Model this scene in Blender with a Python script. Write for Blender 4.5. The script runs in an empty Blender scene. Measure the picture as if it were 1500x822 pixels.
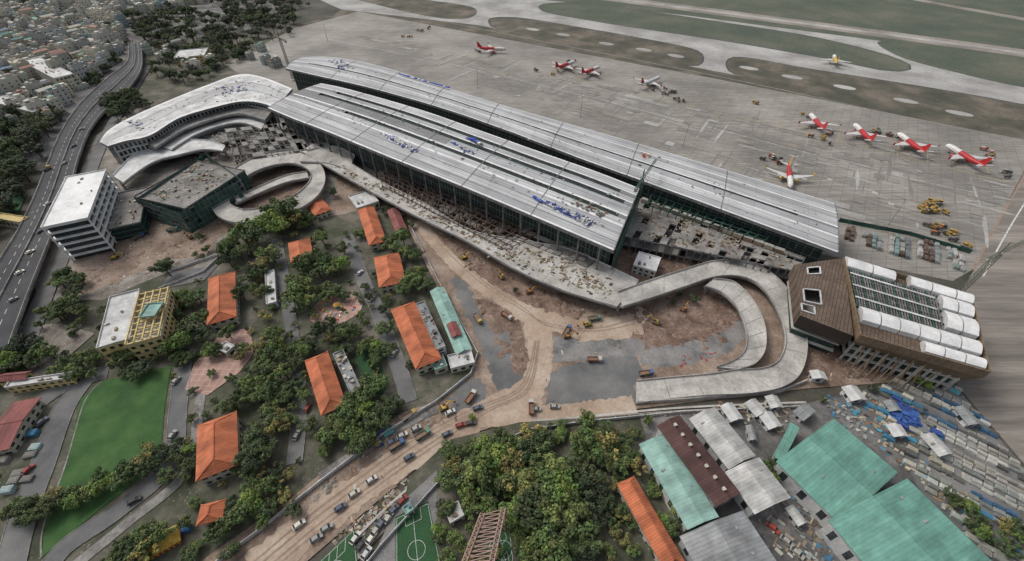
import bpy, math, random
from math import sin, cos, radians, pi, atan2, sqrt, atan, tan
from mathutils import Vector
R = random.Random(11)
scene = bpy.context.scene
# ------------------------------------------------------------------ survey helper
# aerial survey: drone height 170 m, tilt 43.7 deg. S(u,v,z) = world point at height z for a surveyed bearing
H = 170.0; PT = radians(43.7); F = 629.4
sp, cp = sin(PT), cos(PT)
def S(u, v, z=0.0):
    dx = u-750.0; dy = v-411.0
    dn = F*sp+dy*cp; fw = F*cp-dy*sp
    t = (H-z)/dn
    return Vector((dx*t, fw*t, z))
def mpp(v): return H/(F*sp+(v-411)*cp)
AX = radians(-34.5)      # terminal axis
ax = Vector((cos(AX), sin(AX), 0)); ay = Vector((-sin(AX), cos(AX), 0))
# ------------------------------------------------------------------ materials
def nt(name):
    m = bpy.data.materials.new(name); m.use_nodes = True
    n = m.node_tree.nodes; l = m.node_tree.links
    return m, n, l, n["Principled BSDF"]
def ramp(n, cols, lo=.3, hi=.7):
    r = n.new("ShaderNodeValToRGB"); e = r.color_ramp.elements
    k = len(cols)
    while len(e) < k: e.new(.5)
    for i, c in enumerate(cols):
        e[i].position = lo+(hi-lo)*i/max(1, k-1); e[i].color = (*c, 1)
    return r
def noise_(n, l, vec, sc, det=5, rough=.6):
    t = n.new("ShaderNodeTexNoise"); t.inputs["Scale"].default_value = sc
    t.inputs["Detail"].default_value = min(det, 6); t.inputs["Roughness"].default_value = rough
    l.new(vec, t.inputs["Vector"]); return t
def mul(n, l, a, b, fac=1.0, mode='MULTIPLY'):
    x = n.new("ShaderNodeMix"); x.data_type = 'RGBA'; x.blend_type = mode
    if isinstance(fac, float): x.inputs[0].default_value = fac
    else: l.new(fac, x.inputs[0])
    for s, i in ((a, 6), (b, 7)):
        if isinstance(s, tuple): x.inputs[i].default_value = (*s, 1)
        else: l.new(s, x.inputs[i])
    return x.outputs[2]
def maprot(n, l, rot, sc, uv=False):
    tc = n.new("ShaderNodeTexCoord"); mp = n.new("ShaderNodeMapping")
    mp.inputs["Rotation"].default_value = (0, 0, rot); mp.inputs["Scale"].default_value = sc
    l.new(tc.outputs["UV" if uv else "Object"], mp.inputs["Vector"]); return mp.outputs[0]
def G(name, cols, sc=.05, fine=1.2, rough=.95, fl=.7, fh=1.2, bump=.3, rot=0, st=(1, 1, 1), metal=0, lo=.35, hi=.65, speck=0):
    m, n, l, b = nt(name)
    v = maprot(n, l, rot, st)
    a = noise_(n, l, v, sc); r = ramp(n, cols, lo, hi); l.new(a.outputs[0], r.inputs[0])
    f = noise_(n, l, v, fine, 5, .7); r2 = ramp(n, [(fl,)*3, (fh,)*3], .3, .7); l.new(f.outputs[0], r2.inputs[0])
    c = mul(n, l, r.outputs[0], r2.outputs[0])
    if speck:   # stones, planks, scraps: small cells, some pale some dark, gathered in patches
        vo = n.new("ShaderNodeTexVoronoi"); vo.inputs["Scale"].default_value = .9; l.new(v, vo.inputs["Vector"])
        d_ = ramp(n, [(1, 1, 1), (0, 0, 0)], .22, .3); l.new(vo.outputs["Distance"], d_.inputs[0])
        pz = noise_(n, l, v, .11, 4, .6); pr = ramp(n, [(0, 0, 0), (1, 1, 1)], .5, .6); l.new(pz.outputs[0], pr.inputs[0])
        mk = mul(n, l, d_.outputs[0], pr.outputs[0]); bw = n.new("ShaderNodeSeparateColor"); l.new(mk, bw.inputs[0])
        sc_ = n.new("ShaderNodeSeparateColor"); l.new(vo.outputs["Color"], sc_.inputs[0])
        cr2 = ramp(n, [(.06, .05, .045), (.16, .12, .09), (.38, .35, .3), (.5, .48, .45)], .1, .95); l.new(sc_.outputs[0], cr2.inputs[0])
        fm = n.new("ShaderNodeMath"); fm.operation = 'MULTIPLY'; fm.inputs[1].default_value = speck; l.new(bw.outputs[0], fm.inputs[0])
        c = mul(n, l, c, cr2.outputs[0], fm.outputs[0], 'MIX')
    l.new(c, b.inputs["Base Color"]); b.inputs["Roughness"].default_value = rough; b.inputs["Metallic"].default_value = metal
    if bump:
        bp = n.new("ShaderNodeBump"); bp.inputs["Strength"].default_value = bump; bp.inputs["Distance"].default_value = .3
        l.new(f.outputs[0], bp.inputs["Height"]); l.new(bp.outputs[0], b.inputs["Normal"])
    return m
def CM(name, rough=.8, rnd=.25, fine=.8):
    m, n, l, b = nt(name)
    at = n.new("ShaderNodeAttribute"); at.attribute_name = "Col"
    v = maprot(n, l, 0, (1, 1, 1)); f = noise_(n, l, v, fine, 3); r2 = ramp(n, [(.75,)*3, (1.15,)*3], .3, .7)
    l.new(f.outputs[0], r2.inputs[0]); c = mul(n, l, at.outputs[0], r2.outputs[0])
    oi = n.new("ShaderNodeObjectInfo"); r3 = ramp(n, [(1-rnd, 1-rnd, 1-rnd), (1+rnd*.9, 1+rnd*.6, 1-rnd*.3)], 0, 1)
    l.new(oi.outputs["Random"], r3.inputs[0]); c = mul(n, l, c, r3.outputs[0])
    l.new(c, b.inputs["Base Color"]); b.inputs["Roughness"].default_value = rough
    return m
def brickM(name, c1, c2, mort, bw, bh, ms, rot=0, uv=False, streak=(1, 1, 1), rough=.8, metal=0, smin=.65, smax=1.15, off=0.5, blot=.02, bl=.72):
    m, n, l, b = nt(name)
    v = maprot(n, l, rot, (1, 1, 1), uv)
    k = n.new("ShaderNodeTexBrick"); l.new(v, k.inputs["Vector"]); k.offset = off
    k.inputs["Color1"].default_value = (*c1, 1); k.inputs["Color2"].default_value = (*c2, 1); k.inputs["Mortar"].default_value = (*mort, 1)
    k.inputs["Scale"].default_value = 1; k.inputs["Brick Width"].default_value = bw; k.inputs["Row Height"].default_value = bh
    k.inputs["Mortar Size"].default_value = ms; k.inputs["Bias"].default_value = 0
    v2 = maprot(n, l, rot, streak, uv); s = noise_(n, l, v2, .15, 6, .65); r = ramp(n, [(smin,)*3, (smax,)*3], .33, .67)
    l.new(s.outputs[0], r.inputs[0]); c = mul(n, l, k.outputs[0], r.outputs[0])
    v3 = maprot(n, l, rot, (1, 1, 1), uv); s3 = noise_(n, l, v3, blot, 6, .6); r3 = ramp(n, [(bl, bl*.98, bl*.95), (1.12, 1.1, 1.08)], .38, .62)
    l.new(s3.outputs[0], r3.inputs[0]); c = mul(n, l, c, r3.outputs[0])
    l.new(c, b.inputs["Base Color"]); b.inputs["Roughness"].default_value = rough; b.inputs["Metallic"].default_value = metal
    return m
mt = {}
mt['ground'] = G("ground_mix", [(.035, .04, .028), (.07, .065, .05), (.10, .09, .075)], .02, .5)
mt['city'] = G("city_ground", [(.06, .06, .06), (.12, .115, .11), (.2, .19, .18)], .05, .4, speck=.5)
mt['dirt'] = G("dirt", [(.16, .112, .082), (.26, .19, .145), (.34, .265, .21)], .06, .9, fl=.6, fh=1.18, bump=.6, speck=.6)
mt['reddirt'] = G("red_dirt", [(.115, .072, .053), (.19, .125, .095), (.28, .2, .158)], .08, .9, fl=.55, fh=1.22, bump=.8, speck=.7)
mt['mound'] = G("soil_mound", [(.14, .092, .068), (.21, .142, .108), (.28, .205, .16)], .1, .9, fl=.65, fh=1.18, bump=.8)
mt['track'] = G("dirt_track", [(.29, .21, .155), (.38, .29, .22), (.44, .36, .285)], .05, .8, fl=.8, fh=1.12, bump=.3)
mt['rut'] = G("wheel_rut", [(.25, .18, .135), (.31, .235, .178)], .1, .8, fl=.75, fh=1.12)
mt['gdirt'] = G("grey_dirt", [(.13, .11, .095), (.23, .205, .175), (.33, .3, .265)], .08, 1.1, fl=.5, fh=1.25, bump=.6, speck=.8)
mt['school'] = G("yard_ground", [(.04, .048, .026), (.08, .08, .055), (.16, .142, .118)], .06, .7, speck=.35)
mt['asph'] = G("asphalt", [(.095, .095, .098), (.14, .14, .138), (.19, .186, .18)], .05, 1.5, fl=.8, fh=1.12, bump=.1)
mt['asphd'] = G("asphalt_dark", [(.045, .046, .05), (.075, .075, .078)], .05, 1.5, fl=.8, fh=1.15, bump=.1)
mt['gravel'] = G("gravel", [(.12, .12, .12), (.19, .185, .18), (.24, .23, .22)], .1, 1.3, fl=.7, fh=1.2, speck=.4)
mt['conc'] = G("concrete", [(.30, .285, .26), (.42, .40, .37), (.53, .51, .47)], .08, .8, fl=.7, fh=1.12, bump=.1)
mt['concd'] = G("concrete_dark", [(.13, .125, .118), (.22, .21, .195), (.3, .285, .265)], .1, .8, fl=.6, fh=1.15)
mt['taxi'] = G("taxiway_concrete", [(.24, .232, .218), (.33, .322, .305), (.42, .41, .39)], .02, .3, fl=.8, fh=1.12, bump=0)
mt['runway'] = G("runway_shoulder", [(.17, .15, .13), (.25, .225, .195), (.31, .28, .24)], .02, .3, fl=.85, fh=1.1, bump=0)
mt['east'] = G("east_hardstand", [(.13, .115, .10), (.2, .178, .155), (.29, .26, .225)], .05, .5, fl=.75, fh=1.18, bump=0, rot=radians(55), st=(.12, 1.6, 1))
mt['stain'] = G("oil_stain", [(.17, .158, .142), (.22, .205, .185)], .1, .5, fl=.8, fh=1.15, bump=0)
mt['field'] = G("airfield_grass", [(.058, .076, .055), (.08, .094, .066), (.12, .12, .088)], .012, .2, fl=.75, fh=1.18, bump=0)  # grass tones lightened and desaturated: distance haze is mixed into the colour
mt['island'] = G("dry_grass", [(.05, .055, .038), (.09, .082, .06), (.16, .135, .105)], .03, .3, fl=.75, fh=1.2, bump=0)
mt['lawn'] = G("lawn", [(.024, .07, .016), (.036, .096, .022), (.055, .12, .032)], .09, 1.5, fl=.75, fh=1.15)
mt['turf'] = G("turf", [(.02, .07, .026), (.03, .09, .034)], .1, 2)
mt['apron'] = brickM("apron_concrete", (.275, .26, .235), (.31, .295, .27), (.19, .178, .16), 7.5, 7.5, .16, rot=-AX, streak=(.16, 5.5, 1), smin=.56, smax=1.16, off=0, blot=.014, bl=.68)
def roofM(nm, a, b): return brickM(nm, a, b, tuple(x*.5 for x in a), 30, 2.1, .12, uv=True, streak=(.08, 3.5, 1), rough=.7, metal=.0, smin=.66, smax=1.16, blot=.02, bl=.8)
mt['roofm'] = roofM("metal_roof", (.34, .355, .375), (.41, .425, .44))
mt['roofl'] = roofM("metal_roof_light", (.44, .45, .465), (.51, .52, .53))
mt['roofd'] = roofM("metal_roof_grey", (.18, .185, .195), (.24, .25, .26))
mt['white'] = G("white_panel", [(.56, .56, .56), (.68, .68, .67), (.76, .76, .75)], .1, .7, rough=.6, fl=.8, fh=1.05, bump=0)
mt['dwhite'] = G("dirty_white", [(.36, .36, .35), (.5, .5, .49), (.62, .62, .6)], .12, .6, rough=.7, fl=.75, fh=1.1, bump=0)
mt['slot'] = G("skylight_glass", [(.012, .03, .024), (.025, .055, .045)], .2, .8, rough=.7, bump=0)
mt['net'] = G("green_netting", [(.02, .06, .048), (.035, .09, .07), (.06, .13, .105)], .15, .8, fl=.6, fh=1.2, bump=.3)
mt['glass'] = G("window_glass", [(.02, .025, .03), (.05, .06, .065)], .4, 1, rough=.25, bump=0)
mt['steel'] = G("rust_steel", [(.07, .05, .042), (.12, .08, .065), (.17, .12, .1)], .3, 1.2, rough=.7, bump=0)
mt['gsteel'] = G("grey_steel", [(.10, .10, .10), (.2, .2, .2)], .3, 1.2, rough=.6, bump=0)
def tile(name, a, b, d, pitch=.9, bl=.72):
    return brickM(name, a, b, d, pitch, 40, .07, rough=.85, streak=(1.5, .5, 1), smin=.66, smax=1.14, off=0, blot=.12, bl=bl)
mt['orange'] = tile("orange_tiles", (.47, .14, .06), (.57, .185, .085), (.31, .08, .035))
mt['redroof'] = tile("red_roof", (.22, .07, .065), (.28, .10, .09), (.12, .03, .03))
mt['brownroof'] = tile("brown_roof", (.085, .042, .038), (.105, .052, .048), (.05, .025, .022), 1.2)
mt['teal'] = tile("teal_roof", (.13, .30, .25), (.15, .33, .275), (.10, .24, .2), 1.2, .85)
mt['teal2'] = tile("light_teal_roof", (.25, .42, .375), (.29, .46, .41), (.2, .35, .31), 1.2, .82)
mt['wroof'] = tile("white_metal_roof", (.48, .49, .48), (.55, .55, .54), (.36, .36, .35), 1.2)
mt['groof'] = tile("grey_metal_roof", (.26, .28, .29), (.32, .33, .34), (.17, .18, .19), 1.2)
mt['cream'] = G("cream_wall", [(.38, .35, .27), (.48, .45, .36)], .2, .8, bump=0)
mt['yellow'] = G("yellow_wall", [(.5, .39, .17), (.58, .46, .22)], .2, .8, bump=0)
mt['brown'] = brickM("brown_panels", (.12, .085, .06), (.16, .115, .085), (.04, .028, .022), 1.5, 1.5, .14, rot=-AX, smin=.75, smax=1.15, off=0)
mt['brownw'] = G("bronze_cladding", [(.15, .105, .065), (.21, .15, .095)], .1, .8, rough=.6, bump=0)
mt['pink'] = brickM("pink_paving", (.34, .2, .165), (.4, .25, .205), (.48, .38, .33), 3, 3, .12, smin=.7, smax=1.12, off=0)
mt['paint'] = G("white_paint", [(.45, .45, .43), (.65, .65, .63)], .3, 1, bump=0)
mt['ypaint'] = G("yellow_paint", [(.38, .31, .15), (.46, .38, .19)], .3, 1, bump=0)
mt['col'] = CM("mixed_paint", .75, .2)
mt['leaf'] = CM("foliage", .85, .3, .3)
mt['bark'] = G("bark", [(.06, .045, .03), (.11, .08, .06)], 1, 3)
mt['plane'] = CM("aircraft_paint", .35, .03, .3)
# ------------------------------------------------------------------ mesh builder
class MB:
    def __init__(s): s.v = []; s.f = []; s.m = []; s.c = []; s.u = []
    def face(s, pts, m=0, c=(1, 1, 1), uv=None):
        n = len(s.v); s.v += [tuple(p) for p in pts]; s.f.append(tuple(range(n, n+len(pts)))); s.m.append(m); s.c.append(c)
        s.u.append(uv or [(p[0], p[1]) for p in pts])
    def hexa(s, b, t, m=0, c=(1, 1, 1), mt_=None):
        s.face([b[3], b[2], b[1], b[0]], m, c); s.face(t, m if mt_ is None else mt_, c)
        for i in range(4):
            j = (i+1) % 4; s.face([b[i], b[j], t[j], t[i]], m, c)
    def box(s, p, d, r=0, m=0, c=(1, 1, 1), mt_=None):
        x, y, z = d[0]/2, d[1]/2, d[2]; cr, sr = cos(r), sin(r)
        q = [(-x, -y), (x, -y), (x, y), (-x, y)]
        b = [Vector((p[0]+a*cr-e*sr, p[1]+a*sr+e*cr, p[2])) for a, e in q]
        s.hexa(b, [k+Vector((0, 0, z)) for k in b], m, c, mt_)
    def beam(s, a, b, w, h=None, m=0, c=(1, 1, 1)):
        a = Vector(a); b = Vector(b); h = h or w; d = (b-a)
        if d.length < 1e-4: return
        d.normalize(); up = Vector((0, 0, 1)) if abs(d.z) < .95 else Vector((1, 0, 0))
        x = d.cross(up).normalized()*(w/2); y = x.cross(d).normalized()*(h/2)
        s.hexa([a-x-y, a+x-y, a+x+y, a-x+y], [b-x-y, b+x-y, b+x+y, b-x+y], m, c)
    def prism(s, poly, z0, z1, m=0, ms=None, c=(1, 1, 1), bottom=True):
        a = sum(poly[i-1][0]*poly[i][1]-poly[i][0]*poly[i-1][1] for i in range(len(poly)))
        if a < 0: poly = poly[::-1]
        ms = m if ms is None else ms
        s.face([(p[0], p[1], z1) for p in poly], m, c)
        if bottom: s.face([(p[0], p[1], z0) for p in poly[::-1]], ms, c)
        for i in range(len(poly)):
            p, q = poly[i-1], poly[i]
            s.face([(p[0], p[1], z0), (q[0], q[1], z0), (q[0], q[1], z1), (p[0], p[1], z1)], ms, c)
    def cyl(s, a, b, r0, r1, n=10, m=0, c=(1, 1, 1), cap=True):
        a = Vector(a); b = Vector(b); d = (b-a).normalized(); up = Vector((0, 0, 1)) if abs(d.z) < .95 else Vector((1, 0, 0))
        x = d.cross(up).normalized(); y = d.cross(x)
        A = [a+(x*cos(2*pi*i/n)+y*sin(2*pi*i/n))*r0 for i in range(n)]; B = [b+(x*cos(2*pi*i/n)+y*sin(2*pi*i/n))*r1 for i in range(n)]
        for i in range(n): s.face([A[i-1], A[i], B[i], B[i-1]], m, c)
        if cap: s.face(A, m, c); s.face(B[::-1], m, c)
    def mesh(s, name, mats):
        me = bpy.data.meshes.new(name); me.from_pydata(s.v, [], s.f)
        for k in mats: me.materials.append(mt[k] if isinstance(k, str) else k)
        me.polygons.foreach_set("material_index", s.m)
        ca = me.color_attributes.new(name="Col", type='FLOAT_COLOR', domain='CORNER'); buf = []; ub = []
        for f, c, u in zip(s.f, s.c, s.u):
            buf += [c[0], c[1], c[2], 1.0]*len(f)
            for q in u: ub += [q[0], q[1]]
        ca.data.foreach_set("color", buf)
        uv = me.uv_layers.new(name="UVMap"); uv.data.foreach_set("uv", ub)
        me.update(); return me
    def obj(s, name, mats, parent=None, loc=None, rot=0):
        return inst(name, s.mesh(name, mats), loc, rot, parent=parent)
def inst(name, me, loc=None, rot=0, sc=None, parent=None):
    o = bpy.data.objects.new(name, me); scene.collection.objects.link(o)
    if loc is not None: o.location = loc
    o.rotation_euler = (0, 0, rot)
    if sc is not None: o.scale = sc if hasattr(sc, '__len__') else (sc, sc, sc)
    if parent: o.parent = parent
    return o
def empty(name, loc=(0, 0, 0), rot=0):
    return inst(name, None, loc, rot)
def cr(pts, n, closed=False):
    pts = [Vector(p) for p in pts]; N = len(pts); out = []
    segs = N if closed else N-1
    for i in range(segs):
        if closed: a, b, c, d = pts[i-1], pts[i], pts[(i+1) % N], pts[(i+2) % N]
        else: a, b, c, d = pts[max(0, i-1)], pts[i], pts[i+1], pts[min(N-1, i+2)]
        for k in range(8):
            t = k/8; out.append(.5*((2*b)+(c-a)*t+(2*a-5*b+4*c-d)*t*t+(3*b-a-3*c+d)*t**3))
    out.append(pts[0].copy() if closed else pts[-1])
    L = [0]
    for i in range(1, len(out)): L.append(L[-1]+(out[i]-out[i-1]).length)
    res = []; j = 0
    for i in range(n+1):
        t = L[-1]*i/n
        while j < len(L)-2 and L[j+1] < t: j += 1
        f = (t-L[j])/max(1e-9, L[j+1]-L[j]); res.append(out[j].lerp(out[j+1], min(1, f)))
    return res
zc = [0.0]
def sheet(name, pts, m, smooth=False, jag=0):
    zc[0] += .008
    w = [S(u, v) for u, v in pts]
    if smooth: w = cr(w, len(pts)*10, True)[:-1]
    if smooth and m in ('reddirt', 'dirt', 'track', 'gravel', 'asph'):
        w = [p+Vector((R.gauss(0, .7), R.gauss(0, .7), 0)) for p in w]
    b = MB(); a = sum(w[i-1].x*w[i].y-w[i].x*w[i-1].y for i in range(len(w)))
    if a < 0: w = w[::-1]
    b.face([(p.x, p.y, zc[0]) for p in w]); return b.obj(name, [m])
def ribbon(name, pts, width, m, n=40, z=None, kerb=False):
    if z is None: zc[0] += .008; z = zc[0]
    w = cr([S(*p) for p in pts], n); b = MB()
    wd = width if hasattr(width, '__len__') else (width, width)
    E = [[], []]
    for i, p in enumerate(w):
        d = (w[min(i+1, n)]-w[max(i-1, 0)]).normalized(); nn = Vector((-d.y, d.x, 0)); hw = (wd[0]+(wd[1]-wd[0])*i/n)/2
        if m == 'track': hw *= R.uniform(.85, 1.12)
        E[0].append(p+nn*hw); E[1].append(p-nn*hw)
    for i in range(n):
        b.face([(q.x, q.y, z) for q in (E[1][i], E[1][i+1], E[0][i+1], E[0][i])])
    if kerb:
        for e in E:
            for i in range(n): b.beam((e[i].x, e[i].y, z+.05), (e[i+1].x, e[i+1].y, z+.05), .25, .2, m=1)
    return b.obj(name, [m, 'concd'])
def loft(name, A, B, z=0, z2=None, n=48, th=1.0, mats=('conc', 'concd', 'conc'), par=True, piers=0, closed=False, bands=None, zprof=None, parent=None, ph=1.0, joints=0):
    z2 = z if z2 is None else z2
    def mk(E):
        zz = [z+(z2-z)*i/(len(E)-1) for i in range(len(E))] if not closed else [z]*len(E)
        return cr([S(e[0], e[1], k) for e, k in zip(E, zz)], n, closed)
    a = mk(A); c = mk(B); b = MB(); L = 0
    bands = bands or [(0, 1, 0, 0)]
    for i in range(n):
        l2 = L+((a[i+1]-a[i]).length+(c[i+1]-c[i]).length)/2; W = (a[i]-c[i]).length
        tt = (i+.5)/n
        for bd in bands:
            s0, s1, mi, dz = bd[:4]
            if len(bd) > 4 and not (bd[4] <= tt <= bd[5]): mi, dz = bd[6], 0
            p = [a[i].lerp(c[i], s0), a[i+1].lerp(c[i+1], s0), a[i+1].lerp(c[i+1], s1), a[i].lerp(c[i], s1)]
            p = [q+Vector((0, 0, dz+(zprof(s) if zprof else 0))) for q, s in zip(p, (s0, s0, s1, s1))]
            b.face(p, mi, uv=[(L, s0*W), (l2, s0*W), (l2, s1*W), (L, s1*W)])
            if dz:
                for s_, (x, y) in ((s0, (0, 1)), (s1, (3, 2))):
                    q = [p[x], p[y], p[y]-Vector((0, 0, dz)), p[x]-Vector((0, 0, dz))]; b.face(q, 1)
        e0, e1 = (zprof(0), zprof(1)) if zprof else (0, 0)
        D = Vector((0, 0, -th))
        for X, e in ((a, e0), (c, e1)):
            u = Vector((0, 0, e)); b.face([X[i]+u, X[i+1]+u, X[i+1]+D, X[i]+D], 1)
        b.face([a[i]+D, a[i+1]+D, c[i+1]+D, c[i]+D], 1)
        if joints and i % joints == 0: b.beam(a[i].lerp(c[i], .03)+Vector((0, 0, .02)), a[i].lerp(c[i], .97)+Vector((0, 0, .02)), .25, .03, 1)
        if par:
            for X, Y in ((a, c), (c, a)):
                d0 = (Y[i]-X[i]).normalized()*.25; d1 = (Y[i+1]-X[i+1]).normalized()*.25; up = Vector((0, 0, ph)); o = Vector((0, 0, .003))
                b.hexa([X[i]+o, X[i+1]+o, X[i+1]+d1+o, X[i]+d0+o], [X[i]+up, X[i+1]+up, X[i+1]+d1+up, X[i]+d0+up], 2)
        L = l2
    if not closed:
        for i in (0, n): b.face([a[i], c[i], c[i]+Vector((0, 0, -th)), a[i]+Vector((0, 0, -th))], 1)
    if piers:
        k = max(2, int(L/piers))
        for j in range(k+1):
            i = min(n, round(n*j/k)); m_ = (a[i]+c[i])/2
            if m_.z-th > 1.5:
                b.cyl((m_.x, m_.y, 0), (m_.x, m_.y, m_.z-th-.8), .9, .9, 10, 1)
                b.beam(a[i].lerp(c[i], .12)-Vector((0, 0, th+.5)), a[i].lerp(c[i], .88)-Vector((0, 0, th+.5)), 1.4, 1.0, 1)
    return b.obj(name, list(mats), parent), a, c
def inpoly(x, y, w):
    r = False
    for i in range(len(w)):
        p, q = w[i-1], w[i]
        if (p.y > y) != (q.y > y) and x < (q.x-p.x)*(y-p.y)/(q.y-p.y)+p.x: r = not r
    return r
def rpts(poly, n, z=0):
    w = [S(u, v, z) for u, v in poly]; x0 = min(p.x for p in w); x1 = max(p.x for p in w); y0 = min(p.y for p in w); y1 = max(p.y for p in w)
    out = []; k = 0
    while len(out) < n and k < n*60:
        k += 1; x = R.uniform(x0, x1); y = R.uniform(y0, y1)
        if inpoly(x, y, w): out.append((x, y))
    return out
MIX = [(.42, .41, .38), (.3, .28, .25), (.16, .14, .12), (.34, .3, .25), (.45, .43, .39), (.1, .095, .09), (.25, .15, .1), (.2, .17, .14), (.32, .25, .15), (.1, .16, .24)]
WOOD = [(.27, .2, .14), (.22, .15, .1), (.4, .37, .32), (.33, .29, .24), (.14, .11, .09), (.38, .35, .31), (.19, .12, .085), (.24, .19, .15)]
def scatter(name, poly, n, sx=(1, 4), sy=(.5, 2), sz=(.3, 1.5), cols=MIX, z=0, rot=None, ex=0, cl=True):
    b = MB(); P_ = rpts(poly, n, z); cen = rpts(poly, max(3, n//14), z)
    for x, y in P_:
        if cl and R.random() < .6:   # most things lie in heaps
            cx, cy = R.choice(cen); x, y = cx+R.gauss(0, 2.2), cy+R.gauss(0, 2.2)
        r = (rot+R.choice((0, pi/2))+R.gauss(0, .08)) if rot is not None else R.uniform(0, pi)
        c = R.choice(cols); k = R.uniform(.75, 1.15); c = tuple(q*k for q in c)
        d = (R.uniform(*sx), R.uniform(*sy), R.uniform(*sz))
        t = R.random()
        if t < .4: b.box((x, y, z), d, r, 0, c)
        elif t < .8:   # bundle of pipes / bars
            nb = R.randint(2, 6)
            for i in range(nb):
                o = (i-nb/2)*.3; b.box((x-sin(r)*o, y+cos(r)*o, z), (d[0]*1.2, .16, .2), r+R.gauss(0, .05), 0, tuple(q*R.uniform(.7, 1.2) for q in c))
        else:         # two-step stack
            b.box((x, y, z), (d[0], d[1], d[2]*.6), r, 0, c); b.box((x+R.uniform(-.3, .3), y, z+d[2]*.6), (d[0]*.6, d[1]*.7, d[2]*.5), r+.1, 0, tuple(q*.8 for q in c))
    return b.obj(name, ['col'])
def site(poly, n, cols=WOOD, z=0, rot=None, name="construction_material"):
    return scatter(name, poly, n, (.5, 2.6), (.25, 1.0), (.15, .7), cols, z, rot)
def rows(name, poly, dx, dy, ang, size, cols, keep=.85, gap=4, skip=3.5, z=0):
    w_ = [S(u, v, z) for u, v in poly]; c, s = cos(ang), sin(ang); b = MB()
    X = [p.x*c+p.y*s for p in w_]; Y = [-p.x*s+p.y*c for p in w_]; y = min(Y); j = 0
    while y < max(Y):
        x = min(X); col = R.choice(cols); run = R.randint(3, 12)
        while x < max(X):
            gx, gy = x*c-y*s, x*s+y*c; run -= 1
            if run <= 0: col = R.choice(cols); run = R.randint(2, 12); x += R.choice((0, 0, dx))
            if inpoly(gx, gy, w_) and R.random() < keep:
                k = R.uniform(.75, 1.2); cc = tuple(q*k for q in col); r = ang+R.gauss(0, .05); gx += R.gauss(0, .15); gy += R.gauss(0, .15)
                L_, W_, H_ = size[0]*R.uniform(.85, 1.1), size[1]*R.uniform(.9, 1.05), size[2]*R.uniform(.6, 1.2)
                b.box((gx, gy, z+.35), (L_, W_, H_), r, 0, cc); b.box((gx, gy, z), (L_*.9, W_*.8, .35), r, 0, (.04, .04, .04))
                b.box((gx, gy, z+.353+H_), (L_*.8, W_*.75, .15), r, 0, tuple(q*.75 for q in cc))
            x += dx
        j += 1; y += dy+(skip if j % gap == 0 else 0)
    return b.obj(name, ['col'])
def mounds(name, poly, n, r=(1.5, 4), h=(.4, 1.3), m='mound'):
    b = MB()
    for x, y in rpts(poly, n):
        rr = R.uniform(*r); hh = R.uniform(*h); el = R.uniform(.4, 1); a0 = R.uniform(0, pi); K = 14
        rings = []
        for j, (f, g) in enumerate(((1, -.02), (.8, .22), (.55, .6), (.3, .88), (.12, .97))):
            ring = []
            for i in range(K):
                t = 2*pi*i/K; q = rr*f*R.uniform(.86, 1.14); X = q*cos(t); Y = q*el*sin(t)
                ring.append(Vector((x+X*cos(a0)-Y*sin(a0), y+X*sin(a0)+Y*cos(a0), hh*g*(R.uniform(.85, 1.15) if j else 1))))
            rings.append(ring)
        for j in range(4):
            for i in range(K): b.face([rings[j][i-1], rings[j][i], rings[j+1][i], rings[j+1][i-1]])
        b.face(rings[4])
    return b.obj(name, [m])
def wall(name, pts, h=2.2, w=.25, m='dwhite', z=0):
    p = [S(u, v, z) for u, v in pts]; b = MB()
    for i in range(len(p)-1): b.beam(p[i]+Vector((0, 0, h/2)), p[i+1]+Vector((0, 0, h/2)), w, h)
    for i in range(len(p)-1):
        k = max(1, int((p[i+1]-p[i]).length/6))
        for j in range(k): q = p[i].lerp(p[i+1], j/k); b.box((q.x, q.y, z), (.5, .5, h+.2))
    return b.obj(name, [m])
def rectfit(q, z):
    a, b, c, d = [S(u, v, z) for u, v in q]; ce = (a+b+c+d)/4; Ld = (c+d)/2-(a+b)/2; L = Ld.length; x = Ld/L; y = Vector((-x.y, x.x, 0))
    W = (abs((b-a).dot(y))+abs((c-d).dot(y)))/2
    return ce.x, ce.y, atan2(x.y, x.x), L, W
def windows(b, L, W, h, floors, m=0, frac=.5, sp_=3.2):
    fh = h/floors
    for f in range(floors):
        z = f*fh+fh*.32
        for (ln, off, rt) in ((L, W/2, 0), (W, L/2, pi/2)):
            k = max(1, int(ln/sp_))
            for i in range(k):
                t = -ln/2+ln*(i+.5)/k
                for s in (-1, 1):
                    p = (t, s*(off+.02), z) if rt == 0 else (s*(off+.02), t, z)
                    b.box(p, (ln/k*frac, .1, fh*.45), rt, m)
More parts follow.
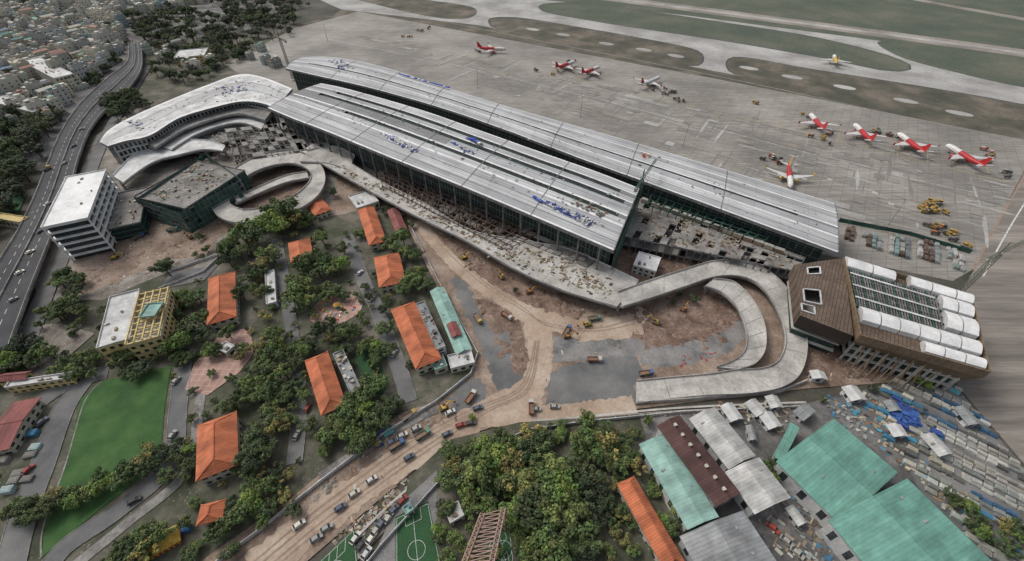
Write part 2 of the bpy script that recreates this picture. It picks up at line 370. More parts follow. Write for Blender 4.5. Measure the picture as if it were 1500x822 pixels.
def gable(name, q, ze=7, rh=2.5, roof='orange', wm='cream', over=.8, hip=0, floors=2, base=0, vents=0):
    x, y, r, L, W = rectfit(q, ze); e = empty(name, (x, y, 0), r)
    w = MB(); w.box((0, 0, 0), (L-2*over, W-2*over, ze-.05)); 
    if not hip:
        for s in (-1, 1):
            X = s*(L/2-over); w.face([(X, -W/2+over, ze-.05), (X, W/2-over, ze-.05), (X, 0, ze+rh*(1-2*over/W)-.1)])
    w.obj("walls", [wm], e)
    g = MB(); windows(g, L-2*over, W-2*over, ze, floors, sp_=3.2 if floors > 1 else 6, frac=.5 if floors > 1 else .3); g.obj("windows", ['glass'], e)
    f = MB(); X, Y = L/2, W/2; hx = hip*W/2; T = .25
    for dz in (0, -T):
        A, B, C, D = Vector((-X, -Y, ze+dz)), Vector((X, -Y, ze+dz)), Vector((X, Y, ze+dz)), Vector((-X, Y, ze+dz)); E, G_ = Vector((-X+hx, 0, ze+rh+dz)), Vector((X-hx, 0, ze+rh+dz))
        f.face([A, B, G_, E]); f.face([C, D, E, G_])
        if hip: f.face([D, A, E]); f.face([B, C, G_])
    for a, b_ in ((Vector((-X, -Y, ze)), Vector((X, -Y, ze))), (Vector((X, Y, ze)), Vector((-X, Y, ze)))):
        f.face([a, b_, b_-Vector((0, 0, T)), a-Vector((0, 0, T))])
    f.beam((-X+hx, 0, ze+rh+.06), (X-hx, 0, ze+rh+.06), .5, .2, 1)
    if hip:
        for sx in (-1, 1):
            for sy in (-1, 1): f.beam((sx*X, sy*Y, ze+.06), (sx*(X-hx), 0, ze+rh+.06), .35, .16, 1)
    f.obj("roof", [roof, roof], e)
    k = MB()
    for i in range(vents): t = -X*.8+1.6*X*i/max(1, vents-1); k.cyl((t, 0, ze+rh), (t, 0, ze+rh+.9), .5, .4, 8, 0, (.5, .5, .5)); k.box((t, 0, ze+rh+.85), (1.2, 1.2, .2), 0, 0, (.4, .4, .4))
    if roof in ('wroof', 'teal2', 'groof', 'teal', 'brownroof') and vents == 0:
        for i in range(int(L/8)):
            t = -X+4+i*8; sg = R.choice((-1, 1)); yy = sg*Y*.5; k.box((t, yy, ze+rh*.5), (R.uniform(.5, 1.2), R.uniform(.5, 2.4), .25), 0, 0, (.25, .27, .28))
    if k.f: k.obj("roof_vents", ['col'], e)
    return e
def flat(name, q, h=8, roof='dwhite', wm='cream', floors=2, clutter=6, frac=.5, slabs=False, base=0):
    x, y, r, L, W = rectfit(q, h); e = empty(name, (x, y, base), r); h -= base
    w = MB()
    if slabs:
        w.box((0, 0, 0), (L-3, W-3, h-.5), 0, 1)
        for f in range(1, floors+1): w.box((0, 0, h*f/floors-.9), (L, W, .9), 0, 0)
        for i in range(int(L/8)+1):
            for s in (-1, 1): w.box((-L/2+.5+(L-1)*i/int(L/8), s*(W/2-.5), 0), (.7, .7, h-1), 0, 0)
        w.obj("floors", [wm, 'glass'], e)
    else:
        w.box((0, 0, 0), (L, W, h)); w.obj("walls", [wm], e)
        g = MB(); windows(g, L, W, h, floors, 0, frac); g.obj("windows", ['glass'], e)
    f = MB(); f.box((0, 0, h+.003), (L-.6, W-.6, .1))
    for s in (-1, 1):
        f.box((0, s*(W/2-.15), h+.003), (L, .3, .8)); f.box((s*(L/2-.15), 0, h+.003), (.3, W-.61, .8))
    f.obj("roof", [roof], e)
    c = MB()
    for i in range(clutter):
        c.box((R.uniform(-.4, .4)*L, R.uniform(-.4, .4)*W, h+.1), (R.uniform(.6, 2.2), R.uniform(.6, 1.5), R.uniform(.4, 1.4)), 0, 0, R.choice(MIX))
    if clutter: c.obj("rooftop_units", ['col'], e)
    return e
# ------------------------------------------------------------------ world / light / camera
w = bpy.data.worlds.new("World"); scene.world = w; w.use_nodes = True
wn = w.node_tree.nodes; wl = w.node_tree.links; bg = wn["Background"]
sky = wn.new("ShaderNodeTexSky"); sky.sky_type = 'NISHITA'; sky.sun_disc = False
SE, SR = radians(52), radians(300)
sky.sun_elevation = SE; sky.sun_rotation = SR; sky.dust_density = 5; sky.air_density = 1.2
hs = wn.new("ShaderNodeHueSaturation"); hs.inputs["Saturation"].default_value = .42
wl.new(sky.outputs[0], hs.inputs["Color"]); wl.new(hs.outputs[0], bg.inputs["Color"]); bg.inputs["Strength"].default_value = .14
sl = bpy.data.lights.new("sun", 'SUN'); sl.energy = 1.2; sl.angle = radians(20); sl.color = (1, .96, .9)
so = bpy.data.objects.new("sun", sl); scene.collection.objects.link(so)
d = Vector((sin(SR)*cos(SE), cos(SR)*cos(SE), sin(SE))); so.rotation_euler = d.to_track_quat('Z', 'Y').to_euler()
scene.view_settings.view_transform = 'Standard'; scene.view_settings.look = 'None'; scene.view_settings.exposure = 0
cd = bpy.data.cameras.new("camera"); co = bpy.data.objects.new("camera", cd); scene.collection.objects.link(co)
co.location = (0, 0, H); co.rotation_euler = (radians(90)-PT, 0, 0); cd.sensor_fit = 'HORIZONTAL'; cd.angle = 2*atan(750/F); cd.clip_end = 12000; cd.clip_start = 1
scene.camera = co
# ------------------------------------------------------------------ ground layers
b = MB(); b.face([(-5000, -3000, 0), (5000, -3000, 0), (5000, 7000, 0), (-5000, 7000, 0)]); b.obj("ground", ['ground'])
sheet("city_ground", [(-250, -40), (470, -60), (380, 40), (210, 75), (120, 150), (60, 240), (-250, 330)], 'city')
sheet("city_ground", [(215, 60), (380, 50), (500, 20), (400, 110), (250, 140), (130, 230), (120, 180), (210, 120)], 'school')
sheet("airfield_grass", [(420, -60), (1900, -60), (2300, 300), (1500, 210), (1000, 100), (700, 40), (500, 10)], 'field')
sheet("taxiway", [(380, -40), (700, -30), (780, -2), (1000, 22), (1290, 60), (1700, 115), (1700, 230), (1500, 192), (1060, 108), (700, 38), (500, 14)], 'taxi')
ribbon("runway", [(560, -45), (905, -1), (1130, 28), (1500, 78), (1800, 122)], 42, 'runway', 30)
ribbon("runway_stripe", [(560, -45), (905, -1), (1130, 28), (1500, 78), (1800, 122)], 12, 'taxi', 30)
ribbon("taxiway", [(1180, -30), (1345, 0), (1500, 28), (1700, 60)], 22, 'runway', 20)
sheet("grass_island", [(500, -8), (560, -6), (640, 2), (690, 10), (698, 20), (680, 28), (640, 26), (580, 14)], 'island', True)
I3 = [(795, 6), (850, 4), (930, 14), (1040, 30), (1180, 52), (1290, 78), (1335, 98), (1300, 104), (1200, 84), (1060, 60), (900, 36), (800, 18)]
sheet("grass_island", I3, 'field', True)
sheet("grass_island", [(1285, 62), (1330, 62), (1420, 74), (1560, 98), (1620, 140), (1500, 128), (1400, 106), (1320, 84)], 'field', True)
I1 = [(718, 27), (760, 26), (860, 42), (960, 60), (1015, 72), (1030, 84), (1018, 97), (960, 88), (850, 68), (760, 48), (722, 40)]
I2 = [(1066, 88), (1090, 84), (1180, 100), (1320, 122), (1450, 144), (1620, 178), (1640, 215), (1500, 190), (1360, 165), (1200, 134), (1090, 112), (1068, 104)]
sheet("grass_island", I1, 'island', True); sheet("grass_island", I2, 'island', True)
for I_ in (I1+[(717, 30)], I2[5::-1]+I2[:5:-1], I3+[(792, 9)]): ribbon("island_shoulder", I_, 2.2, 'asphd', 60)
for u, v in ((780, 43), (825, 51), (888, 64), (943, 73), (990, 82), (1097, 100), (1160, 113), (1237, 128), (1327, 148), (1405, 166)):
    p = S(u, v); zc[0] += .002; bb = MB(); bb.face([(p.x+11*cos(t*pi/10)*cos(AX)-6*sin(t*pi/10)*sin(AX), p.y+11*cos(t*pi/10)*sin(AX)+6*sin(t*pi/10)*cos(AX), zc[0]) for t in range(20)]); bb.obj("concrete_pad", ['taxi'])
sheet("apron_shoulder", [(500, 14), (700, 37), (1060, 107), (1500, 190), (1800, 260), (1750, 330), (1500, 240), (1100, 140), (700, 60), (480, 30)], 'island')
sheet("apron", [(330, 95), (430, 42), (525, 17), (700, 50), (1060, 118), (1500, 205), (1640, 240), (1500, 250), (1425, 395), (1395, 412), (1200, 372), (900, 300), (600, 190), (400, 140)], 'apron')
sheet("service_road", [(1640, 240), (1500, 252), (1427, 395), (1400, 440), (1380, 540), (1500, 680), (1800, 800), (1900, 300)], 'east')
ribbon("service_road_edge", [(1530, 215), (1500, 260), (1462, 325), (1425, 395)], 1.4, 'rut', 20)
ribbon("service_road_edge", [(1545, 225), (1515, 275), (1478, 335), (1440, 405)], .8, 'paint', 20)
for o in (0, 5): ribbon("taxi_line", [(470, 40+o*3), (700, 83+o*4), (1000, 152+o*5), (1300, 224+o*6), (1480, 268+o*5)], .5, 'paint' if o else 'ypaint', 60)
bb = MB()
for x, y in rpts([(480, 40), (1500, 255), (1420, 380), (1240, 320), (700, 120)], 260):   # long tyre / dirt streaks along the apron and pool-like stains
    zc[0] += .0004; r = AX+R.gauss(0, .04)+(pi/2 if R.random() < .3 else 0); c, q = cos(r), sin(r); L, W = R.uniform(8, 60), R.uniform(.4, 1.6); K = 10
    P_ = [(L/2*cos(2*pi*i/K)*R.uniform(.8, 1.1), W*sin(2*pi*i/K)*R.uniform(.6, 1.3)) for i in range(K)]
    bb.face([(x+a*c-e*q, y+a*q+e*c, zc[0]) for a, e in P_], 0 if R.random() < .75 else 1)
bb.obj("apron_stains", ['stain', 'taxi'])
ribbon("taxi_line", [(620, 26), (760, 54), (1060, 114), (1300, 166), (1560, 222)], .9, 'taxi', 40)
for k in range(22):
    u = 560+k*42; a_ = S(u, 55+(u-560)*.2); zc[0] += .002; bb = MB(); d1 = ay*(-1); L = 34
    bb.beam((a_.x, a_.y, zc[0]), (a_.x+d1.x*L, a_.y+d1.y*L, zc[0]), .4, .004); bb.obj("stand_line", ['ypaint'])
bb = MB()
for x, y in rpts([(480, 40), (1500, 255), (1420, 380), (1240, 320), (700, 120)], 110):
    zc[0] += .0005; s = R.choice((3.7, 7.4)); r = AX; c, q = cos(r), sin(r); L, W = s*R.choice((1, 1, 2, 4))-.2, s-.2
    bb.face([(x+a*c-e*q, y+a*q+e*c, zc[0]) for a, e in ((-L/2, -W/2), (L/2, -W/2), (L/2, W/2), (-L/2, W/2))], R.randint(0, 2))
bb.obj("slab_repairs", ['stain', 'taxi', 'runway'])
# school precinct
sheet("yard_ground", [(-60, 470), (60, 440), (250, 395), (330, 330), (480, 270), (560, 285), (640, 420), (700, 540), (640, 600), (520, 655), (420, 735), (280, 840), (-100, 900)], 'school')
sheet("west_site", [(60, 440), (40, 400), (90, 320), (140, 200), (200, 160), (400, 120), (560, 230), (640, 300), (560, 300), (480, 312), (340, 345), (320, 395), (250, 398), (150, 440)], 'gdirt')
sheet("west_site_dirt", [(140, 345), (215, 320), (310, 300), (360, 325), (480, 300), (500, 250), (560, 285), (520, 310), (420, 330), (330, 345), (300, 375), (240, 385), (130, 430), (100, 420)], 'dirt', True)
sheet("ring_yard", [(345, 300), (370, 262), (420, 242), (450, 255), (440, 290), (390, 310)], 'reddirt')
sheet("site_dirt", [(590, 285), (660, 335), (760, 390), (850, 440), (910, 455), (890, 350), (950, 345), (1180, 400), (1215, 470), (1400, 540), (1320, 560), (1180, 570), (930, 600), (800, 610), (760, 615), (660, 645), (600, 695), (500, 780), (430, 840), (270, 840), (420, 735), (520, 655), (590, 605), (650, 585), (695, 540), (690, 510), (640, 420), (600, 340)], 'dirt')
sheet("red_soil", [(920, 460), (1000, 430), (1060, 425), (1090, 465), (1060, 510), (940, 520), (915, 490)], 'reddirt', True)
sheet("red_soil", [(900, 350), (1000, 365), (1090, 385), (1060, 398), (980, 402), (920, 415), (890, 400)], 'reddirt', True)
sheet("red_soil", [(650, 350), (760, 410), (850, 450), (840, 470), (770, 455), (700, 415), (640, 370)], 'reddirt', True)
sheet("red_soil", [(1180, 480), (1300, 520), (1350, 545), (1200, 555), (1170, 530)], 'reddirt', True)
sheet("red_soil", [(690, 440), (740, 450), (765, 485), (775, 550), (745, 548), (735, 480)], 'reddirt', True)
sheet("grey_fill", [(790, 500), (830, 495), (925, 495), (935, 520), (800, 530)], 'gravel', True)
sheet("grey_fill", [(662, 412), (682, 416), (722, 488), (748, 486), (752, 540), (776, 545), (776, 568), (745, 576), (722, 560), (696, 490)], 'asph', True)
sheet("grey_fill", [(810, 545), (860, 530), (925, 522), (940, 545), (930, 560), (925, 598), (820, 606), (802, 580)], 'asph', True)
sheet("grey_fill", [(940, 515), (1010, 503), (1060, 485), (1088, 465), (1092, 490), (1060, 520), (960, 540)], 'gravel', True)
sheet("grey_fill", [(670, 570), (700, 555), (712, 580), (700, 598), (665, 600)], 'asph', True)
ribbon("dirt_track", [(612, 325), (650, 370), (700, 415), (755, 450), (790, 480), (792, 530), (775, 570), (720, 600), (640, 645), (560, 695), (470, 760), (370, 840)], (8, 14), 'track', 140)
ribbon("dirt_track", [(755, 455), (800, 468), (860, 482), (920, 472), (945, 455)], (13, 9), 'track', 60)
sheet("dirt_track", [(770, 460), (860, 470), (920, 465), (940, 490), (860, 500), (800, 490), (800, 560), (790, 595), (765, 600), (778, 540)], 'track', True)
ribbon("dirt_track", [(930, 595), (840, 606), (760, 610), (700, 612), (640, 640)], 10, 'track', 60)
ribbon("kerb_line", [(1180, 590), (1000, 598), (850, 612), (760, 622), (690, 650), (600, 715), (520, 790), (480, 840)], .9, 'conc', 60)
ribbon("drain_line", [(1180, 600), (1000, 606), (860, 618), (770, 628), (700, 658), (612, 725), (545, 790), (500, 840)], 3, 'gdirt', 60)
for o in (0, 8, 20, 30): ribbon("wheel_rut", [(790-o*.2, 500), (775-o*.4, 572-o*.2), (715-o*.6, 604-o*.2), (640-o, 652-o*.3), (560-o, 708-o*.3), (480-o, 768-o*.3), (400-o, 835-o*.3)], .7, 'rut', 60)
for o in (0, 7): ribbon("wheel_rut", [(640+o, 355), (700+o, 412), (760+o, 452), (800, 474+o*.5), (870, 482+o*.6), (930, 468+o)], .6, 'rut', 60)
# west compound
ribbon("campus_road", [(130, 552), (95, 600), (65, 680), (35, 760), (10, 860)], 9, 'asph', 40, kerb=True)
ribbon("campus_road", [(270, 530), (262, 600), (250, 680), (180, 745), (100, 800), (60, 850)], 7, 'asph', 40, kerb=True)
ribbon("campus_road", [(300, 540), (292, 600), (275, 690), (190, 765), (110, 830)], 4, 'concd', 40)
ribbon("campus_road", [(160, 545), (90, 570), (0, 640), (-60, 690)], 8, 'asph', 30, kerb=True)
sheet("lawn", [(120, 585), (150, 560), (252, 537), (242, 600), (236, 680), (150, 745), (62, 818), (70, 760), (98, 680)], 'lawn')
ribbon("lawn_border", [(150, 560), (125, 590), (98, 680), (66, 770), (62, 818)], .5, 'concd', 40)
ribbon("campus_road", [(510, 345), (528, 400), (555, 460), (585, 540), (600, 590)], 7, 'asph', 40, kerb=True)
ribbon("campus_road", [(405, 350), (418, 420), (430, 500), (440, 590), (432, 680)], 6, 'asph', 40, kerb=True)
ribbon("campus_road", [(640, 600), (560, 640), (470, 700)], 4, 'concd', 40)
sheet("pink_plaza", [(272, 572), (285, 535), (322, 492), (368, 480), (372, 520), (350, 548), (305, 580)], 'pink')
sheet("lawn", [(520, 520), (545, 510), (570, 560), (560, 580), (535, 570)], 'turf')
sheet("lawn", [(0, 290), (40, 285), (25, 320), (-10, 330)], 'turf')
sheet("pavement", [(455, 470), (470, 440), (500, 430), (530, 440), (525, 460), (490, 478)], 'pink', True)
sheet("pavement", [(250, 400), (320, 390), (300, 412), (235, 425)], 'asph')
sheet("pavement", [(10, 480), (90, 475), (140, 490), (60, 560), (-30, 560)], 'gdirt')
# bottom-centre ground
sheet("park_ground", [(600, 700), (660, 645), (760, 620), (935, 608), (1180, 592), (1100, 700), (1010, 860), (560, 880)], 'school')
sheet("yard_concrete", [(545, 822), (580, 745), (640, 690), (640, 760), (600, 860), (520, 860)], 'gravel')
def pitch(q, nm="football_pitch"):
    sheet(nm, q, 'turf'); w_ = [S(*p) for p in q]
    zc[0] += .01; z = zc[0]; b = MB()
    def L(a, c): b.beam((a.x, a.y, z), (c.x, c.y, z), .13, .004)
    ce = sum(w_, Vector())/4; ins = [p.lerp(ce, .06) for p in w_]
    for i in range(4): L(ins[i-1], ins[i])
    L((ins[0]+ins[1])/2, (ins[2]+ins[3])/2); K = 20; rr = 3
    for i in range(K):
        L(ce+Vector((cos(2*pi*i/K), sin(2*pi*i/K), 0))*rr, ce+Vector((cos(2*pi*(i+1)/K), sin(2*pi*(i+1)/K), 0))*rr)
    for e0, e1, o in ((0, 1, (ins[3]+ins[2])/2), (2, 3, (ins[0]+ins[1])/2)):
        m_ = (ins[e0]+ins[e1])/2; a_ = ins[e0].lerp(ins[e1], .25); c_ = ins[e0].lerp(ins[e1], .75); dd = (o-m_).normalized()*4
        L(a_, a_+dd); L(c_, c_+dd); L(a_+dd, c_+dd)
    b.obj("pitch_markings", ['paint'])
pitch([(580, 758), (628, 735), (655, 870), (580, 880)])
pitch([(470, 822), (520, 775), (530, 880), (450, 880)])
pitch([(715, 800), (745, 760), (752, 822), (735, 850)])
sheet("industrial_yard", [(935, 608), (1180, 592), (1380, 545), (1500, 690), (1700, 900), (1000, 900), (1000, 800)], 'city')
sheet("industrial_yard", [(1200, 590), (1380, 548), (1500, 690), (1700, 900), (1440, 900), (1330, 690)], 'asph')
# ------------------------------------------------------------------ terminal
e = empty("airport_terminal")
SA = [(392, 158), (430, 174), (480, 193), (560, 226), (640, 258), (720, 291), (810, 329), (899, 367)]
SN = [(470, 122), (500, 128), (545, 140), (620, 162), (700, 190), (790, 222), (870, 250), (937, 276)]
prof = lambda s: 1.9*sin(pi*s)
# mats: 0 roofm 1 steel 2 white 3 slot 4 grey 5 light
bandsM = [(0, .02, 2, 0), (.02, .10, 0, 0), (.10, .11, 1, 0), (.11, .20, 5, 0), (.20, .21, 1, 0), (.21, .30, 0, 0), (.30, .325, 2, 0), (.325, .40, 5, 0), (.40, .455, 3, -1.6, .22, .985, 4), (.455, .48, 2, 0), (.48, .55, 0, 0, .55, 1, 4), (.55, .556, 1, 0), (.556, .615, 0, 0, .55, 1, 4), (.615, .68, 3, -1.6, .07, .98, 4), (.68, .70, 2, 0), (.70, .775, 0, 0), (.775, .84, 3, -1.8, .10, .97, 4), (.84, .86, 2, 0), (.86, .98, 5, 0), (.98, 1, 2, 0)]
o1, a1, c1 = loft("main_roof", SA, SN, 28, n=120, th=2.2, mats=('roofm', 'gsteel', 'white', 'slot', 'roofd', 'roofl'), par=False, bands=bandsM, zprof=prof, parent=e)
NA = [(418, 100), (470, 112), (540, 128), (640, 156), (740, 190), (850, 232), (950, 268), (1060, 308), (1228, 370)]
NN = [(442, 84), (490, 84), (560, 98), (650, 127), (750, 158), (860, 189), (970, 221), (1080, 254), (1223, 298)]
bandsN = [(0, .02, 2, 0), (.02, .12, 0, 0), (.12, .13, 1, 0), (.13, .24, 5, 0), (.24, .26, 2, 0), (.26, .38, 0, 0), (.38, .42, 3, -1.2, .04, .96, 4), (.42, .445, 2, 0), (.445, .6, 5, 0), (.6, .61, 1, 0), (.61, .72, 0, 0), (.72, .745, 2, 0), (.745, .86, 5, 0), (.86, .87, 1, 0), (.87, .98, 0, 0), (.98, 1, 2, 0)]
o2, a2, c2 = loft("pier_roof", NA, NN, 23, n=120, th=2.0, mats=('roofm', 'gsteel', 'white', 'slot', 'roofd', 'roofl'), par=False, bands=bandsN, zprof=prof, parent=e)
def body(name, a, c, s0, s1, z0, z1, i0=1, i1=119, m=('slot', 'gsteel', 'conc')):
    b = MB()
    P0 = [a[i].lerp(c[i], s0) for i in range(i0, i1+1)]; P1 = [a[i].lerp(c[i], s1) for i in range(i0, i1+1)]
    b.prism([(p.x, p.y) for p in P0+P1[::-1]], z0, z1, 1, 0)
    for E in (P0, P1):
        for i in range(0, len(E)-1):
            q = E[i]; b.beam((q.x, q.y, z0), (q.x, q.y, z1), .4, .5, 1)
            for zz in (z0+(z1-z0)*k/4 for k in (1, 2, 3)): b.beam((E[i].x, E[i].y, zz), (E[i+1].x, E[i+1].y, zz), .35, .4, 1)
    b.obj(name, list(m), e)
body("main_hall", a1, c1, .16, .97, 0, 25.7)
body("pier_hall", a2, c2, .14, .94, 0, 20.8)
b = MB()
for A, C, st in ((a1, c1, 20), (a2, c2, 15)):
    for i in range(0, 121, st):
        for k in range(10):
            p = A[i].lerp(C[i], k/10)+Vector((0, 0, prof(k/10)+.1)); q = A[i].lerp(C[i], (k+1)/10)+Vector((0, 0, prof((k+1)/10)+.1)); b.beam(p, q, .45, .2)
b.obj("roof_flashing", ['gsteel'], e)
b = MB()
for i in range(2, 120, 5):
    p = a1[i].lerp(c1[i], .03); b.cyl((p.x, p.y, 0), (p.x, p.y, 25.6), .6, .6, 8); q = a1[i].lerp(c1[i], .13); b.beam((p.x, p.y, 18), (q.x, q.y, 25.4), .35)
b.obj("columns", ['gsteel'], e)
b = MB()
p = a1[120].lerp(c1[120], .1); q = c1[120]
for k in range(12):
    x = p.lerp(q, k/12); y = p.lerp(q, (k+1)/12); b.beam((x.x, x.y, 0), (x.x, x.y, 26), .2, .2, 1)
    b.face([(x.x+.5, x.y, 2), (y.x+.5, y.y, 2), (y.x+.5, y.y, 24), (x.x+.5, x.y, 24)], 0)
b.obj("scaffold_net", ['net', 'gsteel'], e)
BLU = [(.03, .07, .4), (.05, .1, .45), (.6, .6, .6), (.6, .62, .65), (.05, .09, .3), (.65, .65, .65)]
def onroof(name, poly, n, z, sx=(.6, 2.6), sy=(.4, 1.2), sz=(.2, .9), cols=BLU, cl=False): return scatter(name, poly, n, sx, sy, sz, cols, z, AX, cl=cl)
onroof("roofing_material", [(555, 196), (570, 196), (618, 222), (605, 224)], 80, 29.2)
onroof("roofing_material", [(660, 208), (672, 210), (698, 226), (684, 226)], 40, 30)
onroof("roofing_material", [(683, 202), (694, 202), (710, 212), (700, 212)], 22, 30, cols=BLU[:2])
onroof("roofing_material", [(778, 288), (795, 292), (878, 326), (860, 330)], 120, 29.6)
onroof("roofing_material", [(480, 88), (500, 88), (518, 100), (500, 102)], 50, 25)
onroof("roofing_material", [(835, 298), (850, 292), (890, 312), (880, 318)], 30, 30, cols=MIX)
onroof("roofing_material", [(940, 224), (955, 226), (960, 234), (944, 232)], 10, 25, cols=[(.5, .1, .04), (.6, .3, .2)])
SM = [(.6, .6, .6), (.3, .3, .3), (.5, .5, .5), (.12, .12, .12)]
onroof("roofing_material", [(420, 150), (800, 300), (900, 350), (930, 285), (600, 170), (480, 130)], 150, 30, sx=(.4, 1.6), sy=(.3, .8), sz=(.2, .5), cols=SM)
onroof("roofing_material", [(470, 100), (1200, 350), (1210, 305), (560, 105)], 150, 24.8, sx=(.4, 1.6), sy=(.3, .8), sz=(.2, .5), cols=SM)
for q, zz in (([(582, 110), (590, 108), (664, 128), (660, 132)], 25.2), ([(688, 204), (692, 202), (708, 212), (704, 214)], 31.2), ([(780, 290), (786, 289), (800, 298), (796, 300)], 30)):
    x, y, r, L, W = rectfit(q, zz); bb = MB(); L = max(L, 3)
    for k in range(int(L/2.5)):
        t = -L/2+k*2.5; bb.box((x+cos(r)*t, y+sin(r)*t, zz), (2.2, R.uniform(1, 2), R.uniform(.4, .9)), r, 0, R.choice(BLU[:3]+BLU[:2]))
    bb.obj("roofing_material", ['col'])
def frame(name, q, nx, ny, zs, colr='steel', w_=.5, slab=None, prob=1):
    b = MB(); Q = [S(u, v, zs[-1]) for u, v in q]
    def pt(s, t, z):
        p = Q[0].lerp(Q[1], s).lerp(Q[3].lerp(Q[2], s), t); return Vector((p.x, p.y, z))
    for i in range(nx+1):
        for j in range(ny+1):
            b.beam(pt(i/nx, j/ny, 0), pt(i/nx, j/ny, zs[-1]+R.uniform(0, 1.2)), w_*1.1)
            for z in zs:
                if i < nx and R.random() < prob: b.beam(pt(i/nx, j/ny, z), pt((i+1)/nx, j/ny, z), w_*.7, w_)
                if j < ny and R.random() < prob: b.beam(pt(i/nx, j/ny, z), pt(i/nx, (j+1)/ny, z), w_*.7, w_)
            if slab and i < nx and j < ny:
                for z, pr in slab:
                    if R.random() < pr:
                        A, B_, C, D = pt(i/nx, j/ny, z+.3), pt((i+1)/nx, j/ny, z+.3), pt((i+1)/nx, (j+1)/ny, z+.3), pt(i/nx, (j+1)/ny, z+.3)
                        T = Vector((0, 0, .3)); b.hexa([A, B_, C, D], [A+T, B_+T, C+T, D+T], 1)
    return b.obj(name, [colr, 'concd'])
frame("terminal_podium", [(938, 292), (1180, 378), (1165, 398), (905, 345)], 24, 5, (5, 11), 'gsteel', .5, [(11, .72), (5, .9)])
site([(945, 305), (1165, 382), (1150, 395), (925, 340)], 260, z=11.6, rot=AX)
frame("terminal_podium", [(955, 285), (1130, 345), (1120, 352), (945, 300)], 14, 2, (15,), 'net', .5, None)
b = MB()
for k in range(14):
    a = S(945+k*15, 296+k*5.6, 12.1); b.box(a, (5, 2.4, 2.2), AX, 0, R.choice(WOOD)); b.box((a.x, a.y, 14.303), (5.2, 2.6, .12), AX, 0, (.3, .3, .3))
b.obj("site_cabins", ['col'])
frame("steel_frame", [(552, 236), (795, 338), (742, 366), (560, 272)], 26, 6, (5, 10), 'steel', .45, [(5, .35)])
frame("steel_frame", [(770, 325), (885, 372), (860, 392), (742, 345)], 12, 5, (9,), 'steel', .45, [(9, .55)])
site([(560, 245), (790, 340), (742, 362), (565, 270)], 260, z=5.7, rot=AX)
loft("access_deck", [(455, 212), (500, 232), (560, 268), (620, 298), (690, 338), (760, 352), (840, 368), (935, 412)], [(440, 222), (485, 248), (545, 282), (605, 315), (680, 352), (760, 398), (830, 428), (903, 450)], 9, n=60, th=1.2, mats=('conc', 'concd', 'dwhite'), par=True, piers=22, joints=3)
site([(480, 235), (620, 300), (690, 340), (800, 372), (915, 415), (890, 438), (760, 390), (610, 312), (490, 248)], 560, WOOD+[(.5, .48, .42), (.08, .1, .12), (.5, .5, .48)], 9.03, AX)
LA = [(905, 428), (950, 412), (1000, 396), (1045, 383), (1085, 384), (1125, 398), (1158, 430), (1176, 470), (1182, 510), (1172, 548), (1145, 568), (1100, 577), (1040, 580), (985, 585), (932, 592)]
LB = [(912, 450), (958, 436), (1005, 420), (1045, 407), (1078, 405), (1108, 415), (1132, 442), (1146, 475), (1149, 505), (1138, 530), (1115, 540), (1080, 542), (1040, 548), (985, 553), (932, 558)]
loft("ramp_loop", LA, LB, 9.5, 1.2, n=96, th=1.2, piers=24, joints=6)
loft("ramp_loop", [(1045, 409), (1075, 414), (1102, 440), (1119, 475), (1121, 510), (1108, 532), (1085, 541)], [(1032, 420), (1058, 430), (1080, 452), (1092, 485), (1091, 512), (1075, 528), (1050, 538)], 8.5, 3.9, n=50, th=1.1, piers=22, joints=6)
wall("retaining_wall", [(932, 592), (1000, 588), (1060, 583), (1140, 576), (1180, 560)], 2.5, .5, 'conc')
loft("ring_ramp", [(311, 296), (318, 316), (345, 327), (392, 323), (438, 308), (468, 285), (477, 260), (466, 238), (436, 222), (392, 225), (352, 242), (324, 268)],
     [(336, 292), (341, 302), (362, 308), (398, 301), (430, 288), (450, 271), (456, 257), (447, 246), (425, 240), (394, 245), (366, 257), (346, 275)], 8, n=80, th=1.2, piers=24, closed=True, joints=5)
loft("ramp_link", [(450, 222), (490, 215), (520, 228)], [(440, 238), (480, 240), (510, 250)], 8.9, n=10, th=1.2)
loft("ring_inner_ramp", [(345, 300), (380, 284), (420, 268), (452, 262)], [(345, 290), (378, 275), (418, 258), (450, 252)], 5, n=16, th=1)
site([(350, 298), (375, 265), (420, 246), (445, 258), (435, 285), (390, 303)], 90)
# curved west wing
ew = empty("curved_west_wing")
WA = [(146, 208), (160, 190), (195, 170), (250, 146), (305, 124), (350, 109), (385, 113), (428, 130)]
WB = [(158, 214), (185, 206), (220, 198), (262, 173), (310, 158), (350, 149), (378, 150), (404, 158)]
bw_ = [(0, .06, 2, 0), (.06, .3, 0, 0), (.3, .32, 1, 0), (.32, .6, 3, 0), (.6, .62, 1, 0), (.62, .93, 0, 0), (.93, 1, 2, 0)]
_, wa, wb = loft("roof", WA, WB, 20, n=50, th=2, mats=('dwhite', 'gsteel', 'white', 'roofl'), parent=ew, bands=bw_, par=False)
b = MB(); b.prism([(p.x, p.y) for p in [wa[i].lerp(wb[i], .08) for i in range(1, 50)]+[wa[i].lerp(wb[i], .9) for i in range(49, 0, -1)]], 0, 17.9, 0)
for i in range(1, 50, 1):
    p = wa[i].lerp(wb[i], .92); b.box((p.x, p.y, 0), (.8, .8, 18), 0, 1)
    for z in (4.5, 9, 13.5): b.beam(Vector((p.x, p.y, z)), Vector((*wa[min(49, i+1)].lerp(wb[min(49, i+1)], .92).xy, z)), 1, 1.2, 1)
b.obj("facade", ['glass', 'dwhite'], ew)
